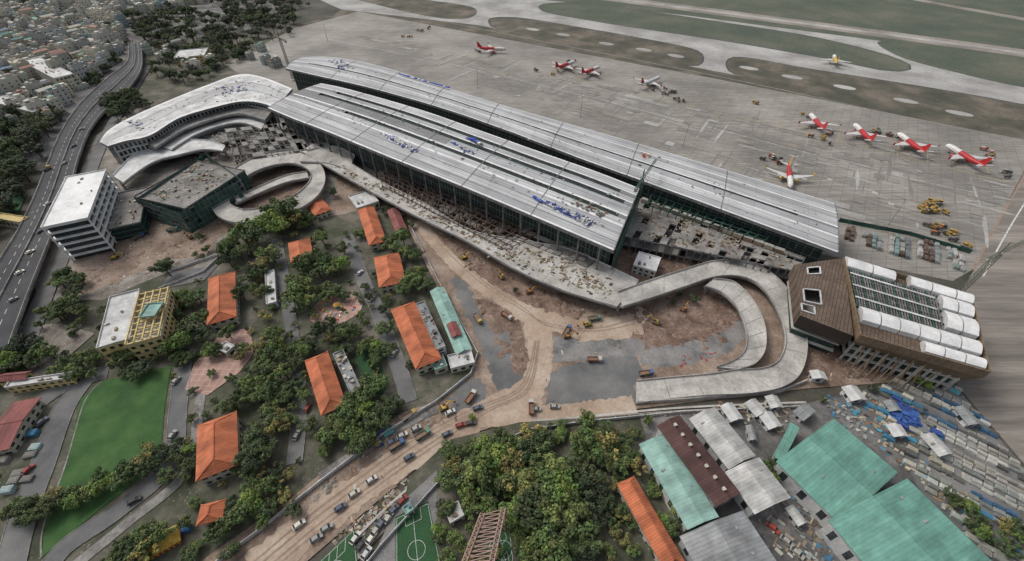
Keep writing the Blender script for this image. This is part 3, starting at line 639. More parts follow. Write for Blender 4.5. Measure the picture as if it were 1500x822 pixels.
loft("terrace", [(205, 204), (258, 178), (310, 161), (350, 153), (398, 163)], [(228, 216), (270, 190), (315, 174), (352, 167), (388, 176)], 14, n=30, th=1.5, mats=('concd', 'concd', 'dwhite'), parent=ew, piers=12)
loft("terrace", [(232, 214), (272, 190), (316, 175), (355, 169), (390, 178)], [(252, 220), (284, 200), (320, 186), (355, 181), (382, 190)], 10, n=30, th=1.5, mats=('dwhite', 'concd', 'dwhite'), parent=ew, piers=12)
loft("terrace", [(262, 218), (290, 202), (325, 190), (360, 186), (400, 196)], [(300, 226), (318, 214), (340, 206), (362, 204), (396, 210)], 5, n=30, th=1.5, mats=('concd', 'concd', 'dwhite'), parent=ew)
loft("approach_deck", [(166, 258), (195, 228), (225, 210), (262, 206), (300, 206), (330, 214)], [(182, 268), (212, 246), (236, 234), (262, 228), (296, 220), (325, 222)], 9, n=30, th=1.2, mats=('dwhite', 'concd', 'white'), piers=20)
site([(270, 215), (330, 185), (400, 185), (440, 215), (400, 225), (330, 255), (300, 240)], 260, WOOD+[(.5, .5, .5)], 6.6)
frame("concrete_frame", [(330, 190), (420, 180), (450, 220), (345, 235)], 12, 8, (5, 9), 'concd', .5, [(5, .6), (9, .3)])
frame("concrete_frame", [(405, 165), (470, 190), (500, 212), (430, 222)], 9, 7, (5, 9), 'concd', .5, [(5, .6), (9, .3)])
onroof("roofing_material", [(180, 178), (205, 174), (210, 182), (190, 188)], 24, 20.1)
onroof("roofing_material", [(320, 128), (360, 124), (362, 134), (325, 138)], 50, 20.1)
onroof("roofing_material", [(160, 195), (350, 112), (420, 130), (395, 150), (300, 150), (220, 190)], 90, 20.1, sx=(.4, 1.6), sy=(.3, .8), sz=(.2, .6), cols=MIX)
flat("office_building", [(60, 332), (130, 323), (156, 247), (98, 262)], 25, 'white', 'white', 6, 4, slabs=True)
flat("podium_building", [(150, 335), (205, 330), (215, 285), (168, 275)], 10, 'concd', 'net', 3, 14, slabs=True)
flat("netted_building", [(205, 288), (262, 308), (348, 262), (300, 226)], 15, 'concd', 'net', 4, 25)
b = MB(); q = [S(u, v, 17) for u, v in ((200, 290), (262, 312), (352, 262), (300, 224))]
for i in range(4):
    A, B_ = q[i-1], q[i]; n = 14
    for k in range(n): p = A.lerp(B_, k/n); b.beam((p.x, p.y, 0), (p.x, p.y, 17+R.uniform(0, 2)), .2, .2, 1)
    for z in (4, 8, 12, 16): b.beam((A.x, A.y, z), (B_.x, B_.y, z), .2, .2, 1)
    for k in range(n):
        for z in (1, 5, 9, 13):
            if R.random() < .85: C, D = A.lerp(B_, k/n), A.lerp(B_, (k+.97)/n); b.face([(C.x, C.y, z), (D.x, D.y, z), (D.x, D.y, z+3.8), (C.x, C.y, z+3.8)], 0)
b.obj("scaffolding", ['net', 'gsteel'])
site([(215, 286), (262, 298), (335, 262), (298, 236)], 150, WOOD+[(.03, .12, .09)], 15.1, name="rooftop_material")
# ------------------------------------------------------------------ east building
e = empty("east_building"); ZT = 22
QE = [S(u, v, ZT) for u, v in ((1238, 376), (1424, 432), (1452, 544), (1262, 490))]
def qe(s, t, z=ZT):
    p = QE[0].lerp(QE[1], s).lerp(QE[3].lerp(QE[2], s), t); return Vector((p.x, p.y, z))
b = MB(); b.prism([(p.x, p.y) for p in [qe(.06, .08), qe(.9, .08), qe(.9, .92), qe(.06, .92)]], 0, ZT-6, 0, 3)
b.prism([(p.x, p.y) for p in [qe(.02, .02), qe(.97, .02), qe(.97, .97), qe(.02, .97)]], ZT-6.0, ZT-2.5, 2, 2)
for z in (5, 10, 15.2): b.prism([(p.x, p.y) for p in [qe(.03, .05), qe(.93, .05), qe(.93, .95), qe(.03, .95)]], z-.5, z, 4, 4)
for i in range(13):
    for t in (.05, .94): p = qe(.04+i*.073, t); b.box((p.x, p.y, 0), (.8, .8, ZT-6), 0, 4)
for (s0, t0, s1, t1) in ((0, 0, 1, 0), (1, 0, 1, 1), (1, 1, 0, 1), (0, 1, 0, 0)):
    for k in range(16):
        f0, f1 = k/16, (k+.96)/16; A = qe(s0+(s1-s0)*f0, t0+(t1-t0)*f0, ZT-.5); B_ = qe(s0+(s1-s0)*f1, t0+(t1-t0)*f1, ZT-.5); b.beam(A-Vector((0, 0, 2)), B_-Vector((0, 0, 2)), .5, 4.6, 1)
for k in range(20):
    f0, f1 = k/20, (k+.96)/20
    b.face([qe(f0, 1.0, ZT-4.8), qe(f1, 1.0, ZT-4.8), qe(.04+f1*.9, .93, ZT-10-3*f1), qe(.04+f0*.9, .93, ZT-10-3*f0)], 1)
b.obj("hall", ['concd', 'brownw', 'brown', 'slot', 'conc'], e)
b = MB()
def shed(s0, s1, t0, t1, z, m=0):
    K = 6
    for k in range(K):
        def pp(s, f): return qe(s, t0+(t1-t0)*f, z+1.4*sin(pi*f))
        f0, f1 = k/K, (k+1)/K; b.face([pp(s0, f0), pp(s1, f0), pp(s1, f1), pp(s0, f1)], m)
    for s in (s0, s1): b.face([qe(s, t0+(t1-t0)*k/K, z+1.4*sin(pi*k/K)) for k in range(K+1)]+[qe(s, t1, z-2.4), qe(s, t0, z-2.4)], 1)
    for t in (t0, t1): b.face([qe(s0, t, z), qe(s1, t, z), qe(s1, t, z-2.4), qe(s0, t, z-2.4)], m)
for s0, s1 in ((.0, .21), (.22, .40), (.52, .68), (.69, .86), (.87, .99)): shed(s0, s1, .0, .14, ZT+.3)
for k in range(6): shed(.04+k*.155, .04+k*.155+.145, .66, .82, ZT)
for k in range(2): shed(.74+k*.12, .74+k*.12+.11, .16, .34, ZT+.2)
for k in range(2): shed(.74+k*.12, .74+k*.12+.11, .38, .6, ZT+.2)
for k in range(3): shed(.52+k*.155, .52+k*.155+.145, .85, .97, ZT-.6)
b.obj("roof_shells", ['white', 'dwhite'], e)
b = MB()
for i in range(32):
    s = .03+i*.022; b.beam(qe(s, .15, ZT-.8), qe(s, .64, ZT-.8), .4, .5, 1 if i % 4 == 0 else 0)
for j in range(6): b.beam(qe(.02, .16+j*.095, ZT-1.4), qe(.74, .16+j*.095, ZT-1.4), .8, .7, 0 if j % 2 else 1)
for j in range(3): b.beam(qe(.02, .22+j*.16, ZT-.3), qe(.7, .22+j*.16, ZT-.3), 1.1, .15, 2)
b.obj("roof_beams", ['gsteel', 'net', 'dwhite'], e)
sc_ = scatter("roof_equipment", [(1250, 395), (1380, 435), (1400, 480), (1262, 455)], 90, (.6, 3), (.4, 1.5), (.3, 1.2), MIX, ZT-2.4, AX); sc_.parent = e
ZW = 20
QW = [S(u, v, ZW) for u, v in ((1163, 388), (1236, 378), (1250, 492), (1172, 462))]
def qw(s, t, z=ZW): p = QW[0].lerp(QW[1], s).lerp(QW[3].lerp(QW[2], s), t); return Vector((p.x, p.y, z))
def holed():
    holes = [(.12, .45, .5, .72), (.25, .5, .1, .22), (.05, .3, .78, .9)]
    N = 24
    for i in range(N):
        for j in range(N):
            s, t = (i+.5)/N, (j+.5)/N
            if any(a < s < b_ and c < t < d_ for a, b_, c, d_ in holes): continue
            A = [qw(i/N, j/N), qw((i+1)/N, j/N), qw((i+1)/N, (j+1)/N), qw(i/N, (j+1)/N)]; b.face(A, 0)
    for (s0, s1, t0, t1) in holes:
        for (x0, y0, x1, y1) in ((s0, t0, s1, t0), (s1, t0, s1, t1), (s1, t1, s0, t1), (s0, t1, s0, t0)): b.beam(qw(x0, y0, ZW+.2), qw(x1, y1, ZW+.2), .6, .5, 3)
b = MB(); holed()
for (s0, t0, s1, t1) in ((0, 0, 1, 0), (1, 0, 1, 1), (1, 1, 0, 1), (0, 1, 0, 0)):
    A, B_ = qw(s0, t0), qw(s1, t1); D = Vector((0, 0, -7)); b.face([A, B_, B_+D, A+D], 0)
b.prism([(p.x, p.y) for p in (qw(.08, .08), qw(.95, .08), qw(.95, .92), qw(.08, .92))], 0, 14, 2, 1)
for z in (4, 9): b.prism([(p.x, p.y) for p in (qw(.04, .04), qw(.97, .04), qw(.97, .95), qw(.04, .95))], z, z+.5, 4, 4)
b.obj("west_wing", ['brown', 'slot', 'concd', 'dwhite', 'conc'], e)
b = MB(); 
for k in range(6): b.beam(qe(.1+.1*k, 1.08, 0), qe(.1+.1*k, .99, 16), .4, .4); b.beam(qe(.1+.1*k, 1.12, 0), qe(.2+.1*k, 1.0, 14), .25, .25)
b.obj("bracing", ['brownw'], e)
rows("material_yard", [(1234, 332), (1405, 366), (1416, 400), (1330, 378), (1240, 356)], 4.6, 2.8, AX+pi/2, (4, 2, 1.8), [(.45, .45, .45), (.33, .36, .38), (.3, .34, .37), (.5, .51, .52), (.2, .22, .24), (.25, .36, .35), (.14, .1, .08)], .85)
wall("site_fence", [(1228, 325), (1330, 345), (1420, 372)], 3, .2, 'net')
# ------------------------------------------------------------------ campus buildings
for q, z, rh, hp in (([(522, 310), (549, 300), (563, 350), (544, 363)], 6, 2.6, .6), ([(547, 377), (585, 370), (594, 410), (556, 424)], 6, 2.6, .6),
    ([(572, 457), (607, 438), (645, 524), (611, 543)], 7, 3.2, .7), ([(446, 528), (480, 515), (508, 592), (470, 609)], 7, 3.0, .7), ([(305, 405), (345, 401), (346, 465), (303, 475)], 7, 3.2, .6),
    ([(421, 355), (455, 350), (459, 378), (426, 384)], 6, 2.2, .5), ([(287, 632), (348, 594), (348, 680), (288, 706)], 7, 3.2, .6), ([(290, 742), (336, 728), (322, 760), (290, 772)], 6, 2.2, .5),
    ([(906, 712), (926, 694), (1004, 822), (975, 840)], 7, 2.6, .5), ([(448, 300), (470, 290), (485, 305), (462, 318)], 5, 1.6, .5)):
    gable("school_building", q, z, rh, 'orange', 'cream', hip=hp)
gable("red_roof_house", [(567, 311), (583, 304), (596, 334), (580, 340)], 5, 1.5, 'redroof', 'cream')
gable("red_roof_house", [(-20, 665), (10, 590), (50, 584), (25, 655)], 5, 1.5, 'redroof', 'cream')
gable("red_roof_house", [(-10, 560), (-5, 548), (45, 543), (40, 556)], 6, 1.5, 'redroof', 'yellow')
flat("yellow_block", [(10, 568), (12, 560), (108, 545), (105, 555)], 5, 'dwhite', 'yellow', 2, 3)
gable("long_shed", [(632, 427), (648, 420), (694, 510), (666, 522)], 4.5, 1.4, 'teal2', 'cream')
gable("red_roof_house", [(654, 476), (668, 470), (676, 490), (662, 496)], 6.5, 1, 'redroof', 'cream')
flat("annex_building", [(609, 447), (622, 441), (652, 508), (640, 514)], 7, 'groof', 'dwhite', 3, 20)
flat("annex_building", [(488, 520), (503, 512), (530, 570), (514, 578)], 7, 'groof', 'dwhite', 3, 20)
flat("small_hall", [(512, 288), (540, 279), (556, 294), (522, 308)], 5, 'dwhite', 'cream', 1, 3)
flat("white_shed", [(388, 400), (403, 396), (405, 443), (391, 447)], 4, 'dwhite', 'dwhite', 1, 2)
flat("white_shed", [(655, 530), (690, 505), (692, 528), (664, 545)], 4, 'dwhite', 'cream', 1, 4)
flat("guard_house", [(630, 525), (648, 518), (655, 535), (638, 545)], 4, 'teal2', 'cream', 1, 2)
flat("yellow_hall", [(146, 505), (188, 503), (207, 428), (160, 432)], 12, 'dwhite', 'yellow', 3, 5)
e = flat("yellow_hall_wing", [(188, 503), (235, 500), (250, 430), (207, 428)], 11, 'cream', 'yellow', 3, 0)
b = MB(); x, y, r, L, W = rectfit([(188, 503), (235, 500), (250, 430), (207, 428)], 11)
for k in range(9):
    t = -L/2+L*k/8; b.box((t, 0, 11.9), (.6, W, .8), 0, 0)
for k in range(5): b.box((0, -W/2+.3+(W-.6)*k/4, 12.72), (L, .5, .6), 0, 0)
b.obj("pergola_frame", ['yellow'], e)
flat("teal_roof_room", [(203, 468), (228, 462), (240, 445), (218, 444)], 14.6, 'teal2', 'yellow', 1, 0, base=13.35)
flat("small_pavilion", [(318, 512), (332, 518), (344, 508), (332, 500)], 4, 'dwhite', 'cream', 1, 1)
flat("site_office", [(928, 388), (960, 400), (968, 380), (936, 368)], 6, 'white', 'dwhite', 2, 3)
gable("industrial_shed", [(942, 655), (971, 632), (1052, 748), (1008, 786)], 8, 1.6, 'teal2', 'dwhite', floors=1)
gable("industrial_shed", [(966, 628), (992, 604), (1082, 718), (1052, 748)], 9.5, 1.5, 'brownroof', 'dwhite', floors=1, vents=7)
gable("industrial_shed", [(1014, 618), (1042, 592), (1102, 660), (1072, 696)], 8, 2, 'wroof', 'dwhite', floors=1)
gable("industrial_shed", [(1072, 700), (1102, 662), (1150, 712), (1114, 772)], 8, 2, 'wroof', 'dwhite', floors=1)
gable("industrial_shed", [(1005, 800), (1078, 735), (1165, 860), (1050, 890)], 7, 2.5, 'groof', 'dwhite', floors=1)
gable("large_warehouse", [(1150, 688), (1208, 603), (1305, 682), (1240, 780)], 10, 2.4, 'teal', 'dwhite', floors=1)
gable("large_warehouse", [(1238, 782), (1304, 684), (1470, 830), (1360, 950)], 11, 2.8, 'teal', 'dwhite', floors=1)
gable("small_warehouse", [(1130, 668), (1160, 618), (1172, 628), (1145, 675)], 6, 1.2, 'teal', 'dwhite', floors=1)
for q, rf in (([(1055, 596), (1072, 588), (1088, 612), (1072, 620)], 'dwhite'), ([(1090, 590), (1106, 584), (1125, 602), (1108, 612)], 'wroof'), ([(1112, 610), (1128, 600), (1145, 622), (1128, 632)], 'dwhite'), ([(1120, 580), (1138, 580), (1148, 596), (1130, 600)], 'wroof'),
              ([(1160, 600), (1180, 592), (1198, 602), (1175, 618)], 'groof'), ([(1235, 570), (1252, 562), (1268, 582), (1250, 592)], 'dwhite'), ([(1092, 620), (1104, 628), (1112, 650), (1096, 642)], 'groof'), ([(1186, 545), (1206, 542), (1212, 554), (1192, 558)], 'dwhite'),
              ([(1295, 590), (1308, 584), (1320, 600), (1306, 606)], 'groof'), ([(1300, 625), (1316, 618), (1330, 636), (1312, 645)], 'dwhite'), ([(1350, 640), (1366, 632), (1395, 662), (1378, 672)], 'wroof'), ([(1400, 600), (1412, 592), (1436, 618), (1422, 628)], 'groof'), ([(1150, 745), (1162, 738), (1182, 765), (1170, 772)], 'wroof')):
    gable("workshop_building", q, 4, 1.2, rf, 'dwhite', floors=1)
flat("low_house", [(590, 745), (600, 735), (606, 745), (596, 756)], 4, 'teal2', 'cream', 1, 1)
flat("low_house", [(650, 745), (672, 735), (680, 755), (660, 768)], 4, 'dwhite', 'cream', 1, 4)
wall("boundary_wall", [(1180, 598), (1000, 606), (860, 620), (775, 632), (705, 662), (640, 712), (560, 800), (520, 850)], 2.4)
wall("boundary_wall", [(600, 330), (640, 410), (700, 520), (690, 550), (640, 590), (560, 640), (470, 708), (380, 780), (300, 840)], 2.4)
wall("boundary_wall", [(250, 400), (330, 372), (300, 400), (235, 425)], 2)
# yards of stored goods
GREY = [(.3, .31, .32), (.4, .41, .41), (.2, .21, .22), (.45, .45, .44), (.12, .125, .13), (.25, .27, .27), (.36, .35, .33)]
BL2 = [(.05, .18, .33), (.06, .24, .4), (.35, .4, .42)]
AD = radians(-42)
rows("stored_trolleys", [(1318, 560), (1382, 548), (1500, 690), (1700, 900), (1560, 900), (1440, 750), (1370, 640)], 3.3, 2.1, AD, (3.0, 1.7, 1.5), GREY+GREY+[(.05, .13, .25), (.5, .5, .49), (.5, .5, .49)], .95, 6, 2.4)
rows("stored_containers", [(1262, 575), (1318, 560), (1368, 640), (1438, 750), (1550, 880), (1470, 880), (1400, 770), (1305, 660)], 3.9, 2.5, AD+.05, (3.5, 2, 1.9), GREY+GREY+BL2, .85, 4, 2.4)
scatter("yard_clutter", [(1215, 595), (1290, 575), (1350, 670), (1420, 750), (1480, 850), (1440, 800), (1300, 665)], 520, (.8, 3), (.5, 1.6), (.4, 1.6), GREY+BL2+WOOD, 0, AD)
scatter("blue_tarpaulin", [(1310, 595), (1340, 602), (1345, 625), (1320, 622)], 80, (1, 4), (1, 3), (.4, 1.6), [(.03, .07, .28), (.04, .12, .4)], 2.2, AD)
b = MB(); x, y, r, L, W = rectfit([(1305, 592), (1318, 628), (1352, 628), (1345, 600)], 2.2); b.box((x, y, 0), (L+2, W+2, 2.2), r, 0, (.2, .21, .22)); b.box((x, y, 2.203), (L*.8, W*.7, .3), r, 0, (.04, .1, .34)); b.obj("tarpaulin_store", ['col'])
rows("blue_crates", [(1365, 552), (1388, 552), (1400, 575), (1380, 580)], 4.2, 2.8, AD, (3.6, 2.2, 1.6), [(.06, .24, .36), (.1, .36, .45)], .8)
scatter("yard_clutter", [(1135, 700), (1150, 690), (1240, 790), (1280, 860), (1170, 860), (1120, 770)], 520, (.7, 3), (.5, 1.4), (.4, 1.4), GREY+BL2+WOOD, 0, radians(-50))
scatter("yard_clutter", [(940, 612), (1040, 600), (1150, 600), (1150, 640), (1080, 610), (990, 610)], 190, (.7, 3), (.5, 1.4), (.4, 1.4), GREY+WOOD, 0)
scatter("yard_clutter", [(1200, 600), (1225, 590), (1330, 690), (1300, 670)], 120, (.7, 3), (.5, 1.4), (.4, 1.4), GREY+BL2, 0)
rows("market_stalls", [(0, 640), (60, 630), (45, 710), (0, 735), (-60, 740)], 4.5, 3.4, .2, (3.8, 2.6, 2), [(.3, .32, .34), (.06, .22, .42), (.3, .4, .45), (.2, .2, .2), (.45, .3, .15)], .75)
site([(115, 350), (240, 320), (300, 340), (270, 385), (140, 430), (100, 420)], 620, WOOD+MIX)
site([(480, 240), (600, 300), (600, 330), (520, 290)], 200, WOOD+MIX)
site([(230, 300), (310, 290), (340, 330), (300, 345), (220, 330)], 200, WOOD+MIX)
site([(620, 320), (760, 400), (900, 455), (860, 470), (760, 430), (650, 360)], 280)
site([(920, 455), (1060, 430), (1085, 470), (1050, 510), (940, 515)], 260)
site([(890, 352), (1100, 385), (1060, 395), (900, 405)], 320, WOOD+MIX)
site([(785, 495), (930, 490), (935, 560), (930, 520), (800, 530)], 80)
site([(500, 655), (590, 605), (680, 580), (690, 600), (600, 640), (470, 730)], 300, WOOD+MIX)
site([(470, 800), (600, 695), (680, 645), (690, 655), (600, 720), (520, 800)], 320, WOOD+MIX+[(.45, .45, .45)]*3)
site([(1180, 470), (1360, 545), (1200, 560)], 240, WOOD+[(.4, .28, .12)])
scatter("red_mesh_roll", [(1000, 528), (1045, 515), (1048, 520), (1005, 534)], 40, (.6, 2), (.4, .8), (.3, .8), [(.4, .04, .06)], 0)
scatter("container_row", [(540, 640), (570, 620), (582, 628), (550, 650)], 14, (3, 6), (2, 2.4), (1.5, 2.4), [(.05, .12, .35), (.45, .45, .45), (.1, .3, .3)], 0, radians(35))
mounds("soil_mounds", [(640, 350), (760, 410), (900, 460), (860, 475), (760, 445), (690, 400)], 90)
mounds("soil_mounds", [(920, 455), (1060, 430), (1085, 470), (1050, 510), (940, 515)], 90)
mounds("soil_mounds", [(695, 440), (740, 450), (765, 490), (770, 550), (745, 545)], 45)
mounds("soil_mounds", [(890, 352), (1100, 385), (1060, 395), (900, 405)], 50)
mounds("soil_mounds", [(1180, 480), (1300, 520), (1350, 545), (1200, 555)], 50)
mounds("soil_mounds", [(520, 660), (640, 590), (680, 590), (560, 670), (440, 750)], 60, (1.2, 3), (.3, 1), 'gdirt')
mounds("soil_mounds", [(120, 350), (240, 325), (300, 345), (270, 385), (140, 430)], 70, (1.5, 3.5), (.4, 1.2), 'dirt')
# ------------------------------------------------------------------ elevated road on the west
RA = [(188, 62), (187, 90), (160, 113), (120, 150), (92, 190), (72, 235), (50, 290), (20, 350), (-40, 440), (-120, 560)]
RB = [(206, 62), (208, 97), (190, 128), (158, 158), (132, 190), (115, 232), (103, 275), (80, 335), (42, 430), (-5, 560)]
loft("elevated_road", RA, RB, 6, n=80, th=1.3, mats=('asphd', 'concd', 'conc'), piers=30)
for f in (.5, .28, .72):
    w_ = cr([S(a[0]*(1-f)+c[0]*f, a[1]*(1-f)+c[1]*f, 6) for a, c in zip(RA, RB)], 140); b = MB()
    for i in range(0, 140, 1 if f == .5 else 2): b.beam(w_[i]+Vector((0, 0, .02 if f != .5 else .45)), w_[i+1]+Vector((0, 0, .02 if f != .5 else .45)), .25 if f != .5 else .6, .02 if f != .5 else .9)
    b.obj("lane_marking" if f != .5 else "median_barrier", ['paint' if f != .5 else 'concd'])
ribbon("ground_road", [(215, 100), (170, 175), (140, 235), (120, 300), (90, 380), (60, 450), (20, 560)], 9, 'asph', 40, kerb=True)
flat("yellow_shed", [(-10, 320), (-5, 312), (38, 318), (35, 328)], 6, 'yellow', 'cream', 1, 0)
# ------------------------------------------------------------------ vehicles
def car_mesh(c):
    b = MB(); prof_ = [(-2.2, .35), (2.2, .35), (2.25, .8), (1.3, .95), (.6, 1.45), (-1.3, 1.48), (-2.0, 1.0), (-2.25, .85)]
    for s in (-1, 1): 
        pts = [(x, s*(.88 if z < 1.1 else .72), z) for x, z in prof_]; b.face(pts if s < 0 else pts[::-1], 0, c)
    for i in range(len(prof_)):
        (x0, z0), (x1, z1) = prof_[i-1], prof_[i]; w0 = .88 if z0 < 1.1 else .72; w1 = .88 if z1 < 1.1 else .72
        g = i in (4, 6); b.face([(x0, -w0, z0), (x1, -w1, z1), (x1, w1, z1), (x0, w0, z0)], 0, (.03, .035, .04) if g else c)
    for s in (-1, 1): b.box((-.35, s*.815, 1.0), (1.8, .03, .36), 0, 0, (.03, .035, .04))
    for x in (-1.4, 1.4):
        for s in (-1, 1): b.cyl((x, s*.7, .33), (x, s*.92, .33), .33, .33, 10, 0, (.02, .02, .02))
    return b.mesh("car", ['col'])
def truck_mesh(c, bed):
    b = MB(); b.box((2.9, 0, .7), (1.7, 2.3, 1.9), 0, 0, c); b.box((3.6, 0, 1.6), (.35, 2.0, .8), 0, 0, (.03, .035, .04)); b.box((-.9, 0, .8), (5.6, 2.3, .3), 0, 0, (.1, .1, .1))
    for s in (-1, 1): b.box((-.9, s*1.15, 1.1), (5.6, .12, 1.1), 0, 0, bed)
    b.box((-3.65, 0, 1.1), (.12, 2.2, 1.1), 0, 0, bed); b.box((1.85, 0, 1.1), (.12, 2.2, 1.4), 0, 0, bed); b.box((-.9, 0, 1.1), (5.2, 2.1, .6), 0, 0, (.2, .12, .08))
    for x in (-2.8, -1.6, 2.7):
        for s in (-1, 1): b.cyl((x, s*.85, .5), (x, s*1.2, .5), .5, .5, 10, 0, (.02, .02, .02))
    return b.mesh("truck", ['col'])
def exc_mesh(c):
    b = MB()
    for s in (-1, 1): b.box((0, s*1.1, 0), (3.8, .6, .9), 0, 0, (.04, .04, .04)); b.cyl((1.9, s*.8, .45), (1.9, s*1.4, .45), .45, .45, 8, 0, (.04, .04, .04)); b.cyl((-1.9, s*.8, .45), (-1.9, s*1.4, .45), .45, .45, 8, 0, (.04, .04, .04))
    b.box((-.4, 0, 1.0), (3.4, 2.5, 1.2), 0, 0, c); b.box((.6, .7, 2.2), (1.3, 1, 1), 0, 0, (.05, .06, .07)); b.box((-1.5, 0, 2.2), (1.1, 2.3, .5), 0, 0, (.08, .08, .08))
    b.beam((1.2, -.2, 1.8), (4, -.2, 4.6), .4, .5, 0, c); b.beam((4, -.2, 4.6), (6.2, -.2, 2.4), .35, .4, 0, c); b.box((6.3, -.2, 1.4), (.9, 1.1, 1), 0, 0, (.1, .09, .08))
    return b.mesh("excavator", ['col'])
cars = [car_mesh(c) for c in ((.6, .6, .6), (.05, .05, .055), (.3, .31, .32), (.3, .05, .04), (.1, .12, .17), (.45, .44, .42))]
trucks = [truck_mesh((.06, .13, .3), (.1, .1, .12)), truck_mesh((.5, .5, .5), (.28, .12, .08)), truck_mesh((.4, .3, .08), (.2, .2, .2)), truck_mesh((.1, .22, .18), (.1, .17, .15))]
excs = [exc_mesh((.5, .33, .06)), exc_mesh((.42, .18, .05))]
GZ = zc[0]+.01
def put(name, me, u, v, deg, z=0, sc=1):
    p = S(u, v, z); return inst(name, me, (p.x, p.y, GZ if z == 0 else z+.02), radians(deg), sc)
for i, (u, v, dg) in enumerate(((545, 705, 38), (520, 725, 38), (600, 672, 35), (655, 638, 30), (675, 625, 20), (785, 602, 5), (812, 598, 0), (530, 800, 60), (538, 812, 60), (440, 770, 40), (570, 760, 60), (500, 745, 35), (700, 600, 20), (452, 600, 80), (436, 640, 85), (260, 560, 80), (405, 440, 80), (522, 790, 60), (545, 790, 60), (552, 778, 60), (560, 768, 60), (578, 748, 50), (590, 735, 50), (480, 775, 35), (465, 790, 35), (690, 622, 10), (660, 606, 30), (590, 640, 30), (610, 630, 30), (575, 650, 35), (65, 620, 70), (45, 690, 75), (30, 740, 75), (255, 640, 85), (200, 735, 35), (528, 402, 65), (545, 440, 65), (578, 520, 70), (1110, 700, -50), (1170, 690, -50), (1130, 775, -50), (1150, 795, -50), (1165, 812, -50))): put("parked_car", cars[(i*5+i//3) % 6], u, v, dg)
for i, (u, v, dg) in enumerate(((582, 655, 35), (778, 600, 90), (600, 612, 40), (870, 470, 10), (830, 488, 60), (742, 466, -40), (700, 470, -60), (620, 640, 35), (945, 550, 10), (690, 585, 60), (560, 630, 40), (255, 340, 20), (205, 350, 60), (870, 530, 0), (1165, 395, 40))): put("dump_truck", trucks[i % 4], u, v, dg, 0, .9)
for i, (u, v, dg) in enumerate(((735, 408, 120), (775, 430, 20), (860, 478, 200), (1000, 455, 45), (960, 475, 150), (830, 495, 10), (650, 600, 30), (280, 350, 150), (170, 380, 20), (985, 372, 70), (680, 380, 30), (1240, 520, 130))): put("excavator", excs[i % 2], u, v, dg, 0, .85)
for i, (u, v, dg) in enumerate(((70, 300, -105), (95, 240, -105), (60, 340, 75), (30, 400, 65), (120, 190, 50), (150, 155, 40), (45, 370, 65), (20, 440, 65), (108, 215, -110))): put("car", cars[(i*2) % 6], u, v, dg, 6)
put("dump_truck", trucks[2], 68, 250, 75, 6)
def gse_mesh(c, c2):
    b = MB(); b.box((0, 0, .5), (4.5, 2, .8), 0, 0, c); b.box((1.6, 0, 1.3), (1.2, 1.8, 1), 0, 0, (.05, .06, .07)); b.box((1.6, 0, 2.3), (1.4, 1.9, .12), 0, 0, c); b.box((-.9, 0, 1.3), (2.4, 1.8, .9), 0, 0, c2)
    for x in (-1.5, 1.5):
        for s in (-1, 1): b.cyl((x, s*.8, .4), (x, s*1.05, .4), .4, .4, 8, 0, (.02, .02, .02))
    return b.mesh("gse", ['col'])
gse = [gse_mesh((.4, .28, .07), (.3, .2, .06)), gse_mesh((.3, .07, .05), (.4, .4, .4)), gse_mesh((.45, .45, .45), (.25, .25, .25)), gse_mesh((.08, .08, .08), (.28, .1, .06)), gse_mesh((.09, .09, .1), (.15, .15, .15))]
for (u, v, n, sp_) in ((615, 46, 4, 9), (595, 55, 3, 9), (628, 42, 2, 5), (980, 138, 6, 10), (990, 146, 4, 8), (965, 132, 3, 7), (1107, 152, 2, 5), (1125, 235, 5, 9), (1138, 238, 3, 8), (1210, 208, 4, 8), (1212, 198, 3, 6), (1285, 198, 5, 8), (1310, 202, 4, 7), (1358, 312, 9, 8), (1365, 298, 6, 6), (1378, 335, 6, 6), (1385, 345, 4, 6), (1405, 360, 4, 5), (1440, 225, 5, 8), (1445, 240, 4, 8), (698, 76, 3, 8), (840, 92, 2, 8), (1185, 172, 3, 8), (1480, 258, 3, 8), (780, 104, 2, 5), (805, 108, 2, 8)):
    p = S(u, v)
    for i in range(n):
        inst("apron_vehicle", gse[R.choice((0, 0, 0, 4, 3)) if v > 290 else R.choice((1, 2, 3, 4, 4, 0))], (p.x+R.gauss(0, sp_*.5), p.y+R.gauss(0, sp_*.5), GZ), R.uniform(0, 6.28), R.uniform(.8, 1.15))
